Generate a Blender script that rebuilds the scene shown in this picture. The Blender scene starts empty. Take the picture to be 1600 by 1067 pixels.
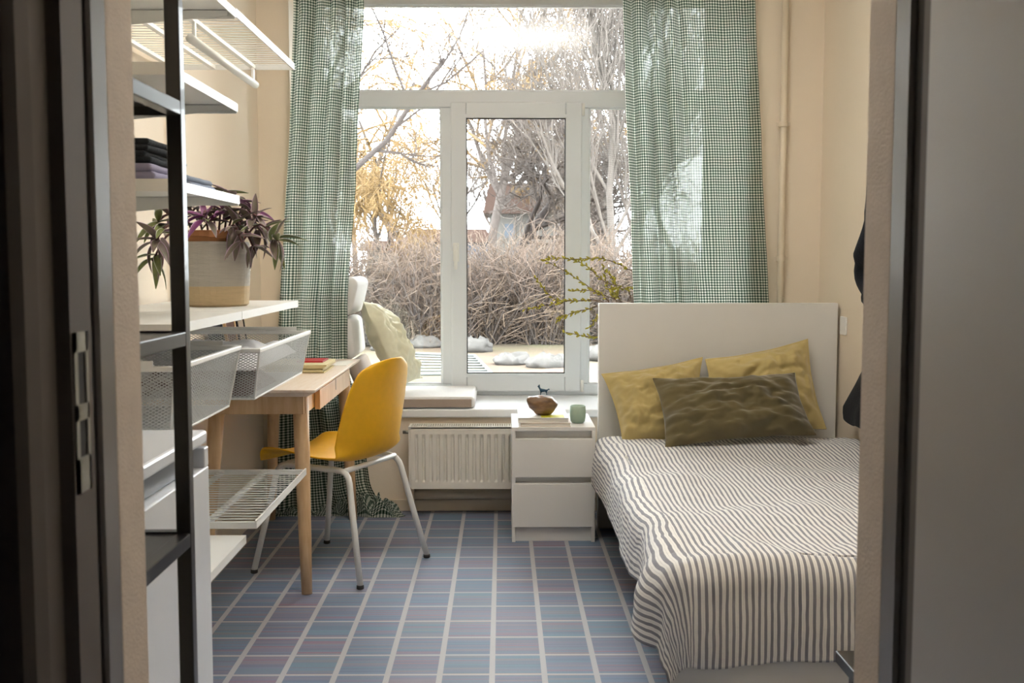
import bpy, bmesh, math, random
from mathutils import Vector, Matrix, noise
random.seed(7)
S = bpy.context.scene
COL = S.collection
PI = math.pi

# ------------------------------------------------------------------ camera, world, exposure
F_PX, PITCH, YAW, CAM_H = 1646.9, 0.0763, 0.0093, 1.1851
cam_d = bpy.data.cameras.new('camera'); cam = bpy.data.objects.new('camera', cam_d); COL.objects.link(cam)
cam_d.sensor_width = 36.0; cam_d.lens = F_PX * 36.0 / 1600.0
cam_d.clip_start = 0.02; cam_d.clip_end = 400
cam.location = (0, 0, CAM_H); cam.rotation_euler = (PI / 2 - PITCH, 0, -YAW)
cam_d.dof.use_dof = True; cam_d.dof.focus_distance = 4.3; cam_d.dof.aperture_fstop = 10.0
S.camera = cam
w = bpy.data.worlds.new('overcast'); S.world = w; w.use_nodes = True
bg = w.node_tree.nodes['Background']; bg.inputs[0].default_value = (0.93, 0.965, 1.0, 1); bg.inputs[1].default_value = 12.5
S.view_settings.view_transform = 'Standard'; S.view_settings.look = 'None'
FILL_W = 39.0                 # power of the fill light added to brighten the room, built below
S.view_settings.exposure = 0.45; S.view_settings.gamma = 1.0; S.view_settings.use_curve_mapping = False

_fw = Vector((math.sin(YAW) * math.cos(PITCH), math.cos(YAW) * math.cos(PITCH), -math.sin(PITCH)))
_rt = Vector((math.cos(YAW), -math.sin(YAW), 0)); _up = _rt.cross(_fw)
def at(u, v, x=None, y=None, z=None):
    """pixel of the photograph -> point on the plane x=, y= or z= that the thing touches"""
    d = _fw + _rt * ((u - 800) / F_PX) + _up * (-(v - 533.5) / F_PX)
    t = x / d.x if x is not None else (y / d.y if y is not None else (z - CAM_H) / d.z)
    return Vector((0, 0, CAM_H)) + d * t

# ------------------------------------------------------------------ materials
def lin(c):
    return tuple(((v / 255) / 12.92 if v / 255 <= 0.04045 else ((v / 255 + 0.055) / 1.055) ** 2.4) for v in c) + (1,)
MATS = {}
class NT:
    def __init__(s, name):
        s.m = bpy.data.materials.new(name); s.m.use_nodes = True; s.t = s.m.node_tree
        s.b = s.t.nodes['Principled BSDF']; s.out = s.t.nodes['Material Output']; MATS[name] = s.m
    def n(s, typ, **k):
        o = s.t.nodes.new(typ)
        for a, b in k.items():
            if a.startswith('i_'): o.inputs[a[2:].replace('_', ' ')].default_value = b
            else: setattr(o, a, b)
        return o
    def l(s, a, b): s.t.links.new(a, b)
    def math(s, op, a, b=None, c=None):
        o = s.n('ShaderNodeMath', operation=op)
        for i, v in enumerate((a, b, c)):
            if v is None: continue
            if isinstance(v, (int, float)): o.inputs[i].default_value = v
            else: s.l(v, o.inputs[i])
        return o.outputs[0]
    def mix(s, fac, a, b, blend='MIX'):
        o = s.n('ShaderNodeMix', data_type='RGBA', blend_type=blend)
        for i, v in ((0, fac), (6, a), (7, b)):
            if isinstance(v, (int, float, tuple)): o.inputs[i].default_value = v
            else: s.l(v, o.inputs[i])
        return o.outputs[2]
def M(name, rgb, rough=0.5, metal=0.0, var=0.06, vs=6.0, bump=0.0, bs=80.0, stretch=None, rgb2=None, spec=0.5, sheen=0.0, coat=0.0):
    t = NT(name); b = t.b
    tc = t.n('ShaderNodeTexCoord'); src = tc.outputs['Object']
    if stretch:
        mp = t.n('ShaderNodeMapping'); mp.inputs['Scale'].default_value = stretch; t.l(src, mp.inputs[0]); src = mp.outputs[0]
    nz = t.n('ShaderNodeTexNoise'); nz.inputs['Scale'].default_value = vs; nz.inputs['Detail'].default_value = 4
    t.l(src, nz.inputs['Vector'])
    a = lin(rgb); c2 = lin(rgb2) if rgb2 else tuple(x * (1 - var * 3) for x in a[:3]) + (1,)
    mr = t.n('ShaderNodeMapRange'); mr.inputs[1].default_value = 0.3; mr.inputs[2].default_value = 0.7
    t.l(nz.outputs[0], mr.inputs[0])
    t.l(t.mix(mr.outputs[0], a, c2), b.inputs['Base Color'])
    b.inputs['Roughness'].default_value = rough; b.inputs['Metallic'].default_value = metal
    b.inputs['Specular IOR Level'].default_value = spec; b.inputs['Sheen Weight'].default_value = sheen
    b.inputs['Coat Weight'].default_value = coat
    if bump:
        n2 = t.n('ShaderNodeTexNoise'); n2.inputs['Scale'].default_value = bs; n2.inputs['Detail'].default_value = 3
        t.l(src, n2.inputs['Vector'])
        bp = t.n('ShaderNodeBump'); bp.inputs['Strength'].default_value = bump; bp.inputs['Distance'].default_value = 0.004
        t.l(n2.outputs[0], bp.inputs['Height']); t.l(bp.outputs[0], b.inputs['Normal'])
    return t.m

M('wall_cream', (238, 224, 204), 0.85, var=0.015, vs=1.5, bump=0.12, bs=160)
M('wall_reveal', (226, 210, 194), 0.7, var=0.03, vs=30, bump=0.35, bs=260)
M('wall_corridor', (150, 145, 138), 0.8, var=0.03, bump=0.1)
M('ceiling_white', (238, 234, 226), 0.9, var=0.01)
M('door_grey', (196, 192, 187), 0.38, var=0.02, vs=3, bump=0.05, bs=300)
M('frame_grey', (128, 124, 122), 0.30, var=0.02)
M('frame_brown', (104, 96, 90), 0.6, var=0.03)
M('seal_dark', (40, 36, 34), 0.7)
M('steel', (168, 168, 160), 0.35, metal=1.0, var=0.05)
M('steel_dark', (30, 30, 30), 0.6)
M('pvc_white', (226, 230, 234), 0.28, var=0.006)
M('gasket', (52, 54, 56), 0.6)
M('sill_white', (240, 242, 244), 0.25, var=0.005)
M('white_paint', (238, 238, 234), 0.32, var=0.006)
M('white_metal', (236, 236, 232), 0.35, var=0.006)
M('mesh_metal', (206, 208, 206), 0.45, var=0.01)
M('white_lacquer', (232, 231, 228), 0.4, var=0.008)
M('headboard_white', (222, 220, 216), 0.45, var=0.01)
M('radiator_cream', (238, 234, 225), 0.38, var=0.02, vs=12)
M('pipe_cream', (226, 212, 190), 0.45, var=0.03)
M('black_metal', (24, 24, 27), 0.3, var=0.03, coat=0.15)
M('fridge_white', (226, 230, 236), 0.22, var=0.004)
M('fridge_grey', (120, 124, 130), 0.4)
M('wood', (222, 190, 150), 0.5, var=0.05, vs=7, stretch=(9, 9, 1), rgb2=(204, 166, 122), bump=0.06, bs=60)
M('wood_top', (236, 220, 204), 0.38, var=0.04, vs=6, stretch=(12, 1.2, 12), rgb2=(226, 204, 182))
M('yellow_plastic', (238, 180, 22), 0.42, var=0.02, vs=40, bump=0.06, bs=500)
M('rubber', (60, 58, 56), 0.7)
M('cushion_white', (226, 224, 222), 0.9, var=0.02, bump=0.15, bs=220)
M('cushion_taupe', (172, 156, 144), 0.9, var=0.03, bump=0.2, bs=260)
M('linen_lime', (234, 231, 204), 0.85, var=0.03, vs=8, bump=0.3, bs=30, sheen=0.2)
M('mustard', (192, 172, 112), 0.75, var=0.05, vs=7, bump=0.25, bs=22, sheen=0.25)
M('olive_velvet', (100, 88, 50), 0.8, var=0.12, vs=9, bump=0.2, bs=25, sheen=0.5)
M('mattress_white', (228, 226, 222), 0.9, var=0.02)
M('stone', (150, 116, 82), 0.4, var=0.15, vs=18, stretch=(1, 1, 3), rgb2=(92, 70, 52), bump=0.4, bs=30)
M('figurine_blue', (30, 76, 104), 0.4, var=0.05)
M('ceramic_sage', (170, 190, 172), 0.4, var=0.06, vs=25, rgb2=(150, 178, 162))
M('paper', (238, 234, 224), 0.8, var=0.04, stretch=(1, 1, 200), vs=3)
M('paper_old', (226, 212, 164), 0.8, var=0.08, stretch=(1, 1, 120), vs=4)
M('cover_white', (232, 230, 226), 0.45, var=0.02)
M('cover_beige', (214, 200, 186), 0.5, var=0.02)
M('cover_yellow', (210, 208, 60), 0.5, var=0.02)
M('red', (196, 24, 30), 0.4)
M('pot_grey', (196, 190, 180), 0.85, var=0.04, vs=14, stretch=(1, 1, 10), bump=0.5, bs=40)
M('pot_beige', (214, 190, 150), 0.85, var=0.04, vs=14, stretch=(1, 1, 10), bump=0.4, bs=40)
M('terracotta', (190, 132, 86), 0.75, var=0.05)
M('soil', (52, 38, 30), 0.95, var=0.1, bump=0.6)
M('leaf_green', (140, 152, 84), 0.4, var=0.12, vs=3, rgb2=(104, 110, 74))
M('leaf_dark', (124, 98, 104), 0.4, var=0.1, vs=3, rgb2=(116, 116, 88))
M('leaf_purple', (136, 66, 126), 0.4, var=0.1, vs=3, rgb2=(96, 40, 78))
M('leaf_edge', (196, 160, 192), 0.5)
M('stem_purple', (112, 74, 72), 0.6)
M('cloth_navy', (26, 32, 38), 0.95, var=0.15, vs=30, bump=0.5, bs=120)
M('cloth_teal', (70, 92, 104), 0.95, var=0.1, vs=60, bump=0.5, bs=150)
M('cloth_lavender', (146, 142, 168), 0.95, var=0.05, bump=0.3, bs=90)
M('cloth_bluegrey', (136, 146, 164), 0.95, var=0.05, bump=0.3, bs=90)
M('cloth_white', (232, 232, 234), 0.9, var=0.02, bump=0.3, bs=60)
M('cloth_brown', (120, 96, 92), 0.95, var=0.1, bump=0.3, bs=60)
M('fleece_navy', (20, 24, 34), 1.0, var=0.15, vs=40, bump=0.8, bs=140)
M('twig', (106, 84, 62), 0.8, var=0.1)
M('catkin', (190, 178, 50), 0.9, var=0.15, vs=120, rgb2=(148, 140, 66), bump=0.6, bs=400)
M('vase_glass', (120, 140, 130), 0.15, var=0.05)
M('bark_dark', (54, 46, 42), 0.9, var=0.1)
M('bark_grey', (78, 70, 65), 0.9, var=0.08)
M('twig_red', (84, 69, 61), 0.9, var=0.1, vs=0.6, rgb2=(98, 84, 68))
M('twig_gold', (116, 92, 54), 0.9, var=0.1, vs=0.5, rgb2=(108, 88, 58))
M('twig_pale', (92, 85, 79), 0.9, var=0.08)
M('grass_dry', (80, 76, 52), 1.0, var=0.1, vs=0.7, rgb2=(70, 50, 42), bump=1.0, bs=7)
M('rock_pale', (76, 73, 69), 0.9, var=0.16, vs=4, bump=1.0, bs=10)
M('plaster_white', (104, 102, 98), 0.9, var=0.02)
M('plaster_blue', (96, 102, 114), 0.9, var=0.02)
M('roof_brown', (84, 66, 58), 0.9, var=0.06)
M('glass_dark', (92, 100, 110), 0.15)
M('galvanised', (88, 92, 90), 0.5, var=0.03)

def glass_mat():
    t = NT('window_glass'); t.t.nodes.remove(t.b)
    tr = t.n('ShaderNodeBsdfTransparent'); tr.inputs[0].default_value = (0.97, 0.985, 0.98, 1)
    gl = t.n('ShaderNodeBsdfGlossy'); gl.inputs['Roughness'].default_value = 0.0
    fr = t.n('ShaderNodeFresnel'); fr.inputs[0].default_value = 1.45
    mx = t.n('ShaderNodeMixShader'); t.l(fr.outputs[0], mx.inputs[0]); t.l(tr.outputs[0], mx.inputs[1]); t.l(gl.outputs[0], mx.inputs[2])
    t.l(mx.outputs[0], t.out.inputs[0])
glass_mat()
def uv_sep(t):
    uv = t.n('ShaderNodeUVMap'); uv.uv_map = 'UVMap'
    sp = t.n('ShaderNodeSeparateXYZ'); t.l(uv.outputs[0], sp.inputs[0]); return sp.outputs[0], sp.outputs[1]
def gingham():
    t = NT('gingham'); u, v = uv_sep(t)
    p = 1 / 0.0125
    a = t.math('GREATER_THAN', t.math('FRACT', t.math('MULTIPLY', u, p)), 0.46)
    b = t.math('GREATER_THAN', t.math('FRACT', t.math('MULTIPLY', v, p)), 0.46)
    s = t.math('MULTIPLY', t.math('ADD', a, b), 0.5)
    r = t.n('ShaderNodeValToRGB'); r.color_ramp.interpolation = 'CONSTANT'
    e = r.color_ramp.elements; e[0].position = 0; e[0].color = lin((238, 239, 230)); e[1].position = 0.4; e[1].color = lin((140, 155, 142))
    k = e.new(0.9); k.color = lin((48, 68, 58))
    t.l(s, r.inputs[0])
    d = t.n('ShaderNodeBsdfDiffuse'); tl = t.n('ShaderNodeBsdfTranslucent'); mx = t.n('ShaderNodeMixShader'); mx.inputs[0].default_value = 0.44
    t.l(r.outputs[0], d.inputs[0]); t.l(r.outputs[0], tl.inputs[0]); t.l(d.outputs[0], mx.inputs[1]); t.l(tl.outputs[0], mx.inputs[2])
    tp = t.n('ShaderNodeBsdfTransparent'); m2 = t.n('ShaderNodeMixShader'); m2.inputs[0].default_value = 0.035; t.l(mx.outputs[0], m2.inputs[1]); t.l(tp.outputs[0], m2.inputs[2])
    t.t.nodes.remove(t.b); t.l(m2.outputs[0], t.out.inputs[0])
gingham()
def ticking():
    t = NT('ticking'); u, v = uv_sep(t)
    f = t.math('FRACT', t.math('MULTIPLY', u, 1 / 0.0168))
    a = t.math('GREATER_THAN', f, 0.54)
    thin = t.math('LESS_THAN', t.math('ABSOLUTE', t.math('SUBTRACT', f, 0.26)), 0.018)
    c = t.mix(a, lin((240, 238, 236)), lin((140, 140, 149)))
    c = t.mix(t.math('MULTIPLY', thin, 0.35), c, lin((120, 120, 130)))
    t.l(c, t.b.inputs['Base Color']); t.b.inputs['Roughness'].default_value = 0.9; t.b.inputs['Sheen Weight'].default_value = 0.1
    tc = t.n('ShaderNodeTexCoord'); n2 = t.n('ShaderNodeTexNoise'); n2.inputs['Scale'].default_value = 26; n2.inputs['Detail'].default_value = 5
    t.l(tc.outputs['Object'], n2.inputs['Vector']); bp = t.n('ShaderNodeBump'); bp.inputs['Strength'].default_value = 0.35; bp.inputs['Distance'].default_value = 0.012
    t.l(n2.outputs[0], bp.inputs['Height']); t.l(bp.outputs[0], t.b.inputs['Normal'])
ticking()
def carpet():
    t = NT('carpet'); g = t.n('ShaderNodeNewGeometry'); sp = t.n('ShaderNodeSeparateXYZ'); t.l(g.outputs['Position'], sp.inputs[0])
    CS = 0.1503
    x = t.math('DIVIDE', t.math('SUBTRACT', sp.outputs[0], -0.18), CS); y = t.math('DIVIDE', t.math('SUBTRACT', sp.outputs[1], 2.9488), CS)
    fx = t.math('ABSOLUTE', t.math('SUBTRACT', t.math('FRACT', t.math('ADD', x, 0.5)), 0.5))
    fy = t.math('ABSOLUTE', t.math('SUBTRACT', t.math('FRACT', t.math('ADD', y, 0.5)), 0.5))
    lx = t.math('LESS_THAN', fx, 0.056); ly = t.math('LESS_THAN', fy, 0.040)
    cx = t.math('FLOOR', x); cy = t.math('FLOOR', y)
    st = t.math('FLOOR', t.math('MULTIPLY', y, 15.0))
    def wn(a, b):
        cb = t.n('ShaderNodeCombineXYZ'); t.l(a, cb.inputs[0]); t.l(b, cb.inputs[1])
        o = t.n('ShaderNodeTexWhiteNoise', noise_dimensions='2D'); t.l(cb.outputs[0], o.inputs[0]); return o.outputs[0]
    r = t.n('ShaderNodeValToRGB'); r.color_ramp.interpolation = 'CONSTANT'; e = r.color_ramp.elements
    cols = [(0.0, (102, 117, 144)), (0.2, (114, 134, 162)), (0.4, (126, 122, 146)), (0.55, (102, 138, 158)), (0.7, (136, 128, 142)), (0.82, (142, 130, 134)), (0.92, (152, 108, 124))]
    e[0].position = 0; e[0].color = lin(cols[0][1]); e[1].position = cols[1][0]; e[1].color = lin(cols[1][1])
    for p, c in cols[2:]: k = e.new(p); k.color = lin(c)
    t.l(wn(cx, st), r.inputs[0])
    r2 = t.n('ShaderNodeValToRGB'); r2.color_ramp.interpolation = 'CONSTANT'; e = r2.color_ramp.elements
    e[0].color = lin((106, 128, 158)); e[1].position = 0.4; e[1].color = lin((124, 122, 146)); k = e.new(0.7); k.color = lin((108, 138, 158))
    t.l(wn(cx, cy), r2.inputs[0])
    c = t.mix(0.45, r.outputs[0], r2.outputs[0])
    # fine dark gaps between the ribs
    rib = t.math('LESS_THAN', t.math('FRACT', t.math('MULTIPLY', y, 15.0)), 0.22)
    c = t.mix(t.math('MULTIPLY', rib, 0.55), c, lin((72, 78, 98)))
    r3 = t.n('ShaderNodeValToRGB'); e = r3.color_ramp.elements; e[0].color = lin((168, 172, 184)); e[1].color = lin((190, 178, 174))
    t.l(wn(cx, st), r3.inputs[0])
    c = t.mix(ly, c, r3.outputs[0])
    c = t.mix(lx, c, lin((180, 178, 182)))
    nz = t.n('ShaderNodeTexNoise'); nz.inputs['Scale'].default_value = 2.2; nz.inputs['Detail'].default_value = 6; t.l(g.outputs['Position'], nz.inputs['Vector'])
    c = t.mix(t.math('MULTIPLY', nz.outputs[0], 0.25), c, lin((126, 124, 130)))
    t.l(c, t.b.inputs['Base Color']); t.b.inputs['Roughness'].default_value = 0.6; t.b.inputs['Specular IOR Level'].default_value = 0.45
    n2 = t.n('ShaderNodeTexNoise'); n2.inputs['Scale'].default_value = 350; t.l(g.outputs['Position'], n2.inputs['Vector'])
    bp = t.n('ShaderNodeBump'); bp.inputs['Strength'].default_value = 0.3; bp.inputs['Distance'].default_value = 0.002
    t.l(n2.outputs[0], bp.inputs['Height']); t.l(bp.outputs[0], t.b.inputs['Normal'])
carpet()

# ------------------------------------------------------------------ mesh helpers
class MB:
    def __init__(s): s.v = []; s.f = []; s.uv = {}
    def add(s, vs, fs, uvs=None):
        o = len(s.v); s.v += [tuple(p) for p in vs]; s.f += [tuple(i + o for i in q) for q in fs]
        if uvs:
            for i, q in enumerate(uvs): s.uv[o + i] = q
        return s
    def box(s, x0, x1, y0, y1, z0, z1, mat=None):
        vs = [(x, y, z) for z in (z0, z1) for y in (y0, y1) for x in (x0, x1)]
        if mat: vs = [mat @ Vector(p) for p in vs]
        return s.add(vs, [(0, 2, 3, 1), (4, 5, 7, 6), (0, 1, 5, 4), (2, 6, 7, 3), (0, 4, 6, 2), (1, 3, 7, 5)])
    def prism(s, poly, axis, a, b):
        n = len(poly)
        def P(p, q): return {'z': (p[0], p[1], q), 'y': (p[0], q, p[1]), 'x': (q, p[0], p[1])}[axis]
        vs = [P(p, a) for p in poly] + [P(p, b) for p in poly]
        fs = [tuple(range(n))[::-1], tuple(range(n, 2 * n))] + [(i, (i + 1) % n, n + (i + 1) % n, n + i) for i in range(n)]
        return s.add(vs, fs)
    def tube(s, pts, r, n=8, cap=True, squash=None):
        pts = [Vector(p) for p in pts]; m = len(pts)
        rs = r if isinstance(r, (list, tuple)) else [r] * m
        t0 = (pts[1] - pts[0]).normalized(); ref = Vector((0, 0, 1)) if abs(t0.z) < 0.9 else Vector((1, 0, 0))
        nrm = t0.cross(ref).normalized(); vs = []
        for i, p in enumerate(pts):
            t = (pts[min(i + 1, m - 1)] - pts[max(i - 1, 0)]).normalized()
            nrm = (nrm - t * nrm.dot(t))
            nrm = nrm.normalized() if nrm.length > 1e-6 else t.orthogonal().normalized()
            bn = t.cross(nrm)
            for k in range(n):
                a = 2 * PI * k / n + PI / n
                vs.append(p + (nrm * math.cos(a) + bn * math.sin(a)) * rs[i])
        fs = [(i * n + k, i * n + (k + 1) % n, (i + 1) * n + (k + 1) % n, (i + 1) * n + k) for i in range(m - 1) for k in range(n)]
        if cap: fs += [tuple(range(n))[::-1], tuple(range((m - 1) * n, m * n))]
        return s.add(vs, fs)
    def lathe(s, prof, c, n=32, sx=1, sy=1):
        vs = []; m = len(prof)
        for r, z in prof:
            for k in range(n):
                a = 2 * PI * k / n; vs.append((c[0] + r * math.cos(a) * sx, c[1] + r * math.sin(a) * sy, c[2] + z))
        fs = [(i * n + k, i * n + (k + 1) % n, (i + 1) * n + (k + 1) % n, (i + 1) * n + k) for i in range(m - 1) for k in range(n)]
        if prof[0][0] > 1e-5: fs.append(tuple(range(n))[::-1])
        if prof[-1][0] > 1e-5: fs.append(tuple(range((m - 1) * n, m * n)))
        return s.add(vs, fs)
    def grid(s, fn, nu, nv, uvf=None, flip=False):
        vs = []; uvs = []
        for j in range(nv + 1):
            for i in range(nu + 1):
                u, v = i / nu, j / nv; vs.append(fn(u, v)); uvs.append(uvf(u, v) if uvf else (u, v))
        q = lambda i, j: j * (nu + 1) + i
        fs = [((q(i, j), q(i + 1, j), q(i + 1, j + 1), q(i, j + 1)) if not flip else (q(i, j), q(i, j + 1), q(i + 1, j + 1), q(i + 1, j))) for j in range(nv) for i in range(nu)]
        return s.add(vs, fs, uvs)
    def ellipsoid(s, c, rx, ry, rz, rot=None, nu=8, nv=6):
        vs = []; 
        for j in range(nv + 1):
            th = PI * j / nv
            for i in range(nu):
                a = 2 * PI * i / nu; p = Vector((rx * math.sin(th) * math.cos(a), ry * math.sin(th) * math.sin(a), rz * math.cos(th)))
                if rot: p = rot @ p
                vs.append(Vector(c) + p)
        fs = [(j * nu + i, (j + 1) * nu + i, (j + 1) * nu + (i + 1) % nu, j * nu + (i + 1) % nu) for j in range(nv) for i in range(nu)]
        return s.add(vs, fs)
    def build(s, name, mat, parent=None, smooth=False, bevel=0, seg=2, origin=None, weld=False, solid=0, sub=0):
        vs = s.v
        if parent is not None: o = Vector(parent_world(parent))
        elif origin is not None: o = Vector(origin)
        else:
            xs = [p[0] for p in vs]; ys = [p[1] for p in vs]; zs = [p[2] for p in vs]
            o = Vector(((min(xs) + max(xs)) / 2, (min(ys) + max(ys)) / 2, min(zs)))
        me = bpy.data.meshes.new(name)
        me.from_pydata([(p[0] - o.x, p[1] - o.y, p[2] - o.z) for p in vs], [], s.f)
        if s.uv:
            ul = me.uv_layers.new(name='UVMap')
            for lp in me.loops:
                ul.data[lp.index].uv = s.uv.get(lp.vertex_index, (0, 0))
        bm = bmesh.new(); bm.from_mesh(me)
        if weld: bmesh.ops.remove_doubles(bm, verts=bm.verts, dist=1e-5)
        if len(bm.faces) < 60000: bmesh.ops.recalc_face_normals(bm, faces=bm.faces)
        if bevel:
            es = [e for e in bm.edges if len(e.link_faces) == 2 and e.calc_face_angle(0) > 0.6]
            bmesh.ops.bevel(bm, geom=es, offset=bevel, segments=seg, affect='EDGES', profile=0.5, clamp_overlap=True)
        bm.to_mesh(me); bm.free()
        if smooth:
            for p in me.polygons: p.use_smooth = True
        me.materials.append(MATS[mat] if isinstance(mat, str) else mat)
        ob = bpy.data.objects.new(name, me); COL.objects.link(ob)
        if parent is not None: ob.parent = parent
        else: ob.location = o
        if solid:
            md = ob.modifiers.new('solid', 'SOLIDIFY'); md.thickness = solid; md.offset = 0
        if sub:
            md = ob.modifiers.new('sub', 'SUBSURF'); md.levels = sub; md.render_levels = sub
        if smooth and bevel:
            try:
                bpy.context.view_layer.objects.active = ob
            except Exception: pass
        return ob
def parent_world(p):
    v = Vector(p.location)
    while p.parent is not None: p = p.parent; v = v + Vector(p.location)
    return v
def tag(o, label, cat, group=None, kind=None):
    o['label'] = label; o['category'] = cat
    if group: o['group'] = group
    if kind: o['kind'] = kind
    return o
def thing(name, label, cat, loc, group=None):
    o = bpy.data.objects.new(name, None); COL.objects.link(o); o.location = loc; o.empty_display_size = 0.05
    return tag(o, label, cat, group)
def struct(o): o['kind'] = 'structure'; return o
def plabel(o, s): o['label'] = s; return o
def B(name, mat, parent, x0, x1, y0, y1, z0, z1, bevel=0.002):
    return MB().box(x0, x1, y0, y1, z0, z1).build(name, mat, parent, bevel=bevel)
def fbm(p, o=4): return noise.fractal(Vector(p), 1.0, 2.0, o)
def lerp(a, b, t): return a + (b - a) * t
def interp(tab, t):
    if t <= tab[0][0]: return tab[0][1]
    for (a, va), (b, vb) in zip(tab, tab[1:]):
        if t <= b: return va + (vb - va) * (t - a) / (b - a)
    return tab[-1][1]
def smoothpath(pts, n=6):
    P = [Vector(p) for p in pts]; P = [P[0] * 2 - P[1]] + P + [P[-1] * 2 - P[-2]]; out = []
    for i in range(1, len(P) - 2):
        for k in range(n):
            t = k / n; a, b, c, d = P[i - 1], P[i], P[i + 1], P[i + 2]
            out.append(0.5 * ((2 * b) + (c - a) * t + (2 * a - 5 * b + 4 * c - d) * t * t + (3 * b - a - 3 * c + d) * t ** 3))
    out.append(P[-2]); return out

# ------------------------------------------------------------------ the room
XL, XR, YB, YD0, YD1, ZC = -1.13, 1.49, 4.95, 0.97, 1.221, 2.85
YW, YO = 5.45, 5.62           # inner face of the window frame, outer face of the wall
SILL_Z = 0.488
DH, DT = 0.42, 2.08           # half width and height of the doorway
struct(MB().box(-2.2, 2.2, -2.0, YO, -0.2, 0).build('floor', 'carpet'))
struct(MB().box(-2.2, 2.2, -2.0, YO, ZC, ZC + 0.15).build('ceiling', 'ceiling_white'))
struct(MB().box(XL - 0.15, XL, YD1, YO, 0, ZC).build('wall_left', 'wall_cream'))
struct(MB().box(XR, XR + 0.15, YD1, YO, 0, ZC).build('wall_right', 'wall_cream'))
gl = lambda u, v: at(u, v, y=YW)
GX0 = -0.915; GX3 = gl(1102, 200).x
WX0, WX1, WZ1 = GX0 - 0.065, GX3 + 0.065, gl(770, 7).z + 0.065
WZ0 = SILL_Z
b = MB()
b.box(XL, WX0, YB, YO, 0, ZC); b.box(WX1, XR, YB, YO, 0, ZC); b.box(WX0, WX1, YB, YO, 0, WZ0 - 0.04); b.box(WX0, WX1, YB, YO, WZ1, ZC)
struct(b.build('wall_back', 'wall_cream'))
b = MB()
b.box(-2.2, -DH - 0.06, YD0, YD1, 0, ZC); b.box(DH + 0.06, 2.2, YD0, YD1, 0, ZC); b.box(-DH - 0.06, DH + 0.06, YD0, YD1, DT + 0.06, ZC)
struct(b.build('wall_front', 'wall_corridor'))
for sgn, nm in ((-1, 'wall_reveal_left'), (1, 'wall_reveal_right')):
    b = MB(); y0 = 1.141
    b.box(min(sgn * DH, sgn * (DH + 0.06)), max(sgn * DH, sgn * (DH + 0.06)), y0, YD1 + 0.004, 0, DT)
    struct(b.build(nm, 'wall_reveal', bevel=0.003))
b = MB().box(-DH - 0.06, DH + 0.06, 1.141, YD1 + 0.004, DT, DT + 0.06); struct(b.build('wall_reveal_top', 'wall_reveal'))
# room side plaster of the door wall
b = MB(); b.box(XL, -DH - 0.06, YD1, YD1 + 0.004, 0, ZC); b.box(DH + 0.06, XR, YD1, YD1 + 0.004, 0, ZC); b.box(-DH - 0.06, DH + 0.06, YD1, YD1 + 0.004, DT + 0.06, ZC)
struct(b.build('wall_front_plaster', 'wall_cream'))
# corridor
b = MB(); b.box(-2.2, -2.1, -2.0, YD0, 0, ZC); b.box(2.1, 2.2, -2.0, YD0, 0, ZC); b.box(-2.2, 2.2, -2.1, -2.0, 0, ZC)
struct(b.build('wall_corridor', 'wall_corridor'))
# door frame: stepped profile left (with strike plate) and right
def jamb(sgn, name):
    strip = [(DH, 1.141), (DH, 1.102), (DH + 0.004, 1.098), (DH + 0.0595, 1.098), (DH + 0.0595, 1.141)]
    if sgn < 0: reb = [(DH + 0.010, 1.0975), (DH + 0.010, 1.082), (DH, 1.078), (DH, 1.026), (DH + 0.012, 1.020), (DH + 0.012, 0.985), (DH + 0.016, 0.965), (DH + 0.024, 0.955), (DH + 0.075, 0.950), (DH + 0.085, 0.969), (DH + 0.0595, 0.971), (DH + 0.0595, 1.0975)]
    else: reb = [(DH + 0.010, 1.0975), (DH + 0.010, 1.080), (DH + 0.004, 1.076), (DH + 0.004, 1.060), (DH + 0.04, 1.058), (DH + 0.04, 0.955), (DH + 0.085, 0.950), (DH + 0.085, 0.969), (DH + 0.0595, 0.971), (DH + 0.0595, 1.0975)]
    o = MB().prism([(sgn * x, y) for x, y in strip], 'z', 0, DT).build(name, 'frame_grey')
    MB().prism([(sgn * x, y) for x, y in reb], 'z', 0, DT).build('rebate', 'frame_brown', o)
    return o
jl = struct(jamb(-1, 'trim_1'))
pl = MB(); zc = 1.035; x = -DH
pl.box(x - 0.001, x + 0.002, 1.030, 1.064, zc - 0.08, zc - 0.045); pl.box(x - 0.001, x + 0.002, 1.030, 1.064, zc - 0.008, zc + 0.008); pl.box(x - 0.001, x + 0.002, 1.030, 1.064, zc + 0.060, zc + 0.08)
pl.box(x - 0.001, x + 0.002, 1.030, 1.038, zc - 0.08, zc + 0.08); pl.box(x - 0.001, x + 0.002, 1.058, 1.064, zc - 0.08, zc + 0.08)
sp = pl.build('strike_plate', 'steel', jl); plabel(sp, 'steel strike plate let into the door frame')
for a, c in ((zc - 0.045, zc - 0.008), (zc + 0.008, zc + 0.060)):
    MB().box(x - 0.001, x + 0.0006, 1.038, 1.058, a, c).build('latch_hole', 'steel_dark', sp)
for z in (zc - 0.062, zc, zc + 0.070):
    MB().lathe([(0.004, 0), (0.003, 0.0012), (0, 0.0014)], (0, 0, 0), 10).build('screw', 'steel', sp).matrix_local = Matrix.Translation((x + 0.002 - sp.parent.location.x, 1.048 - sp.parent.location.y, z)) @ Matrix.Rotation(PI / 2, 4, 'Y')
MB().box(-DH - 0.0098, -DH - 0.006, 1.083, 1.097, 0, DT).build('seal', 'seal_dark', jl)
jr = struct(jamb(1, 'trim_2'))
MB().box(DH + 0.006, DH + 0.0098, 1.081, 1.099, 0, DT).build('seal', 'seal_dark', jr)
struct(MB().box(-DH - 0.06, DH + 0.06, 0.955, 1.141, DT, DT + 0.0595).build('trim_3', 'frame_grey'))
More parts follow.
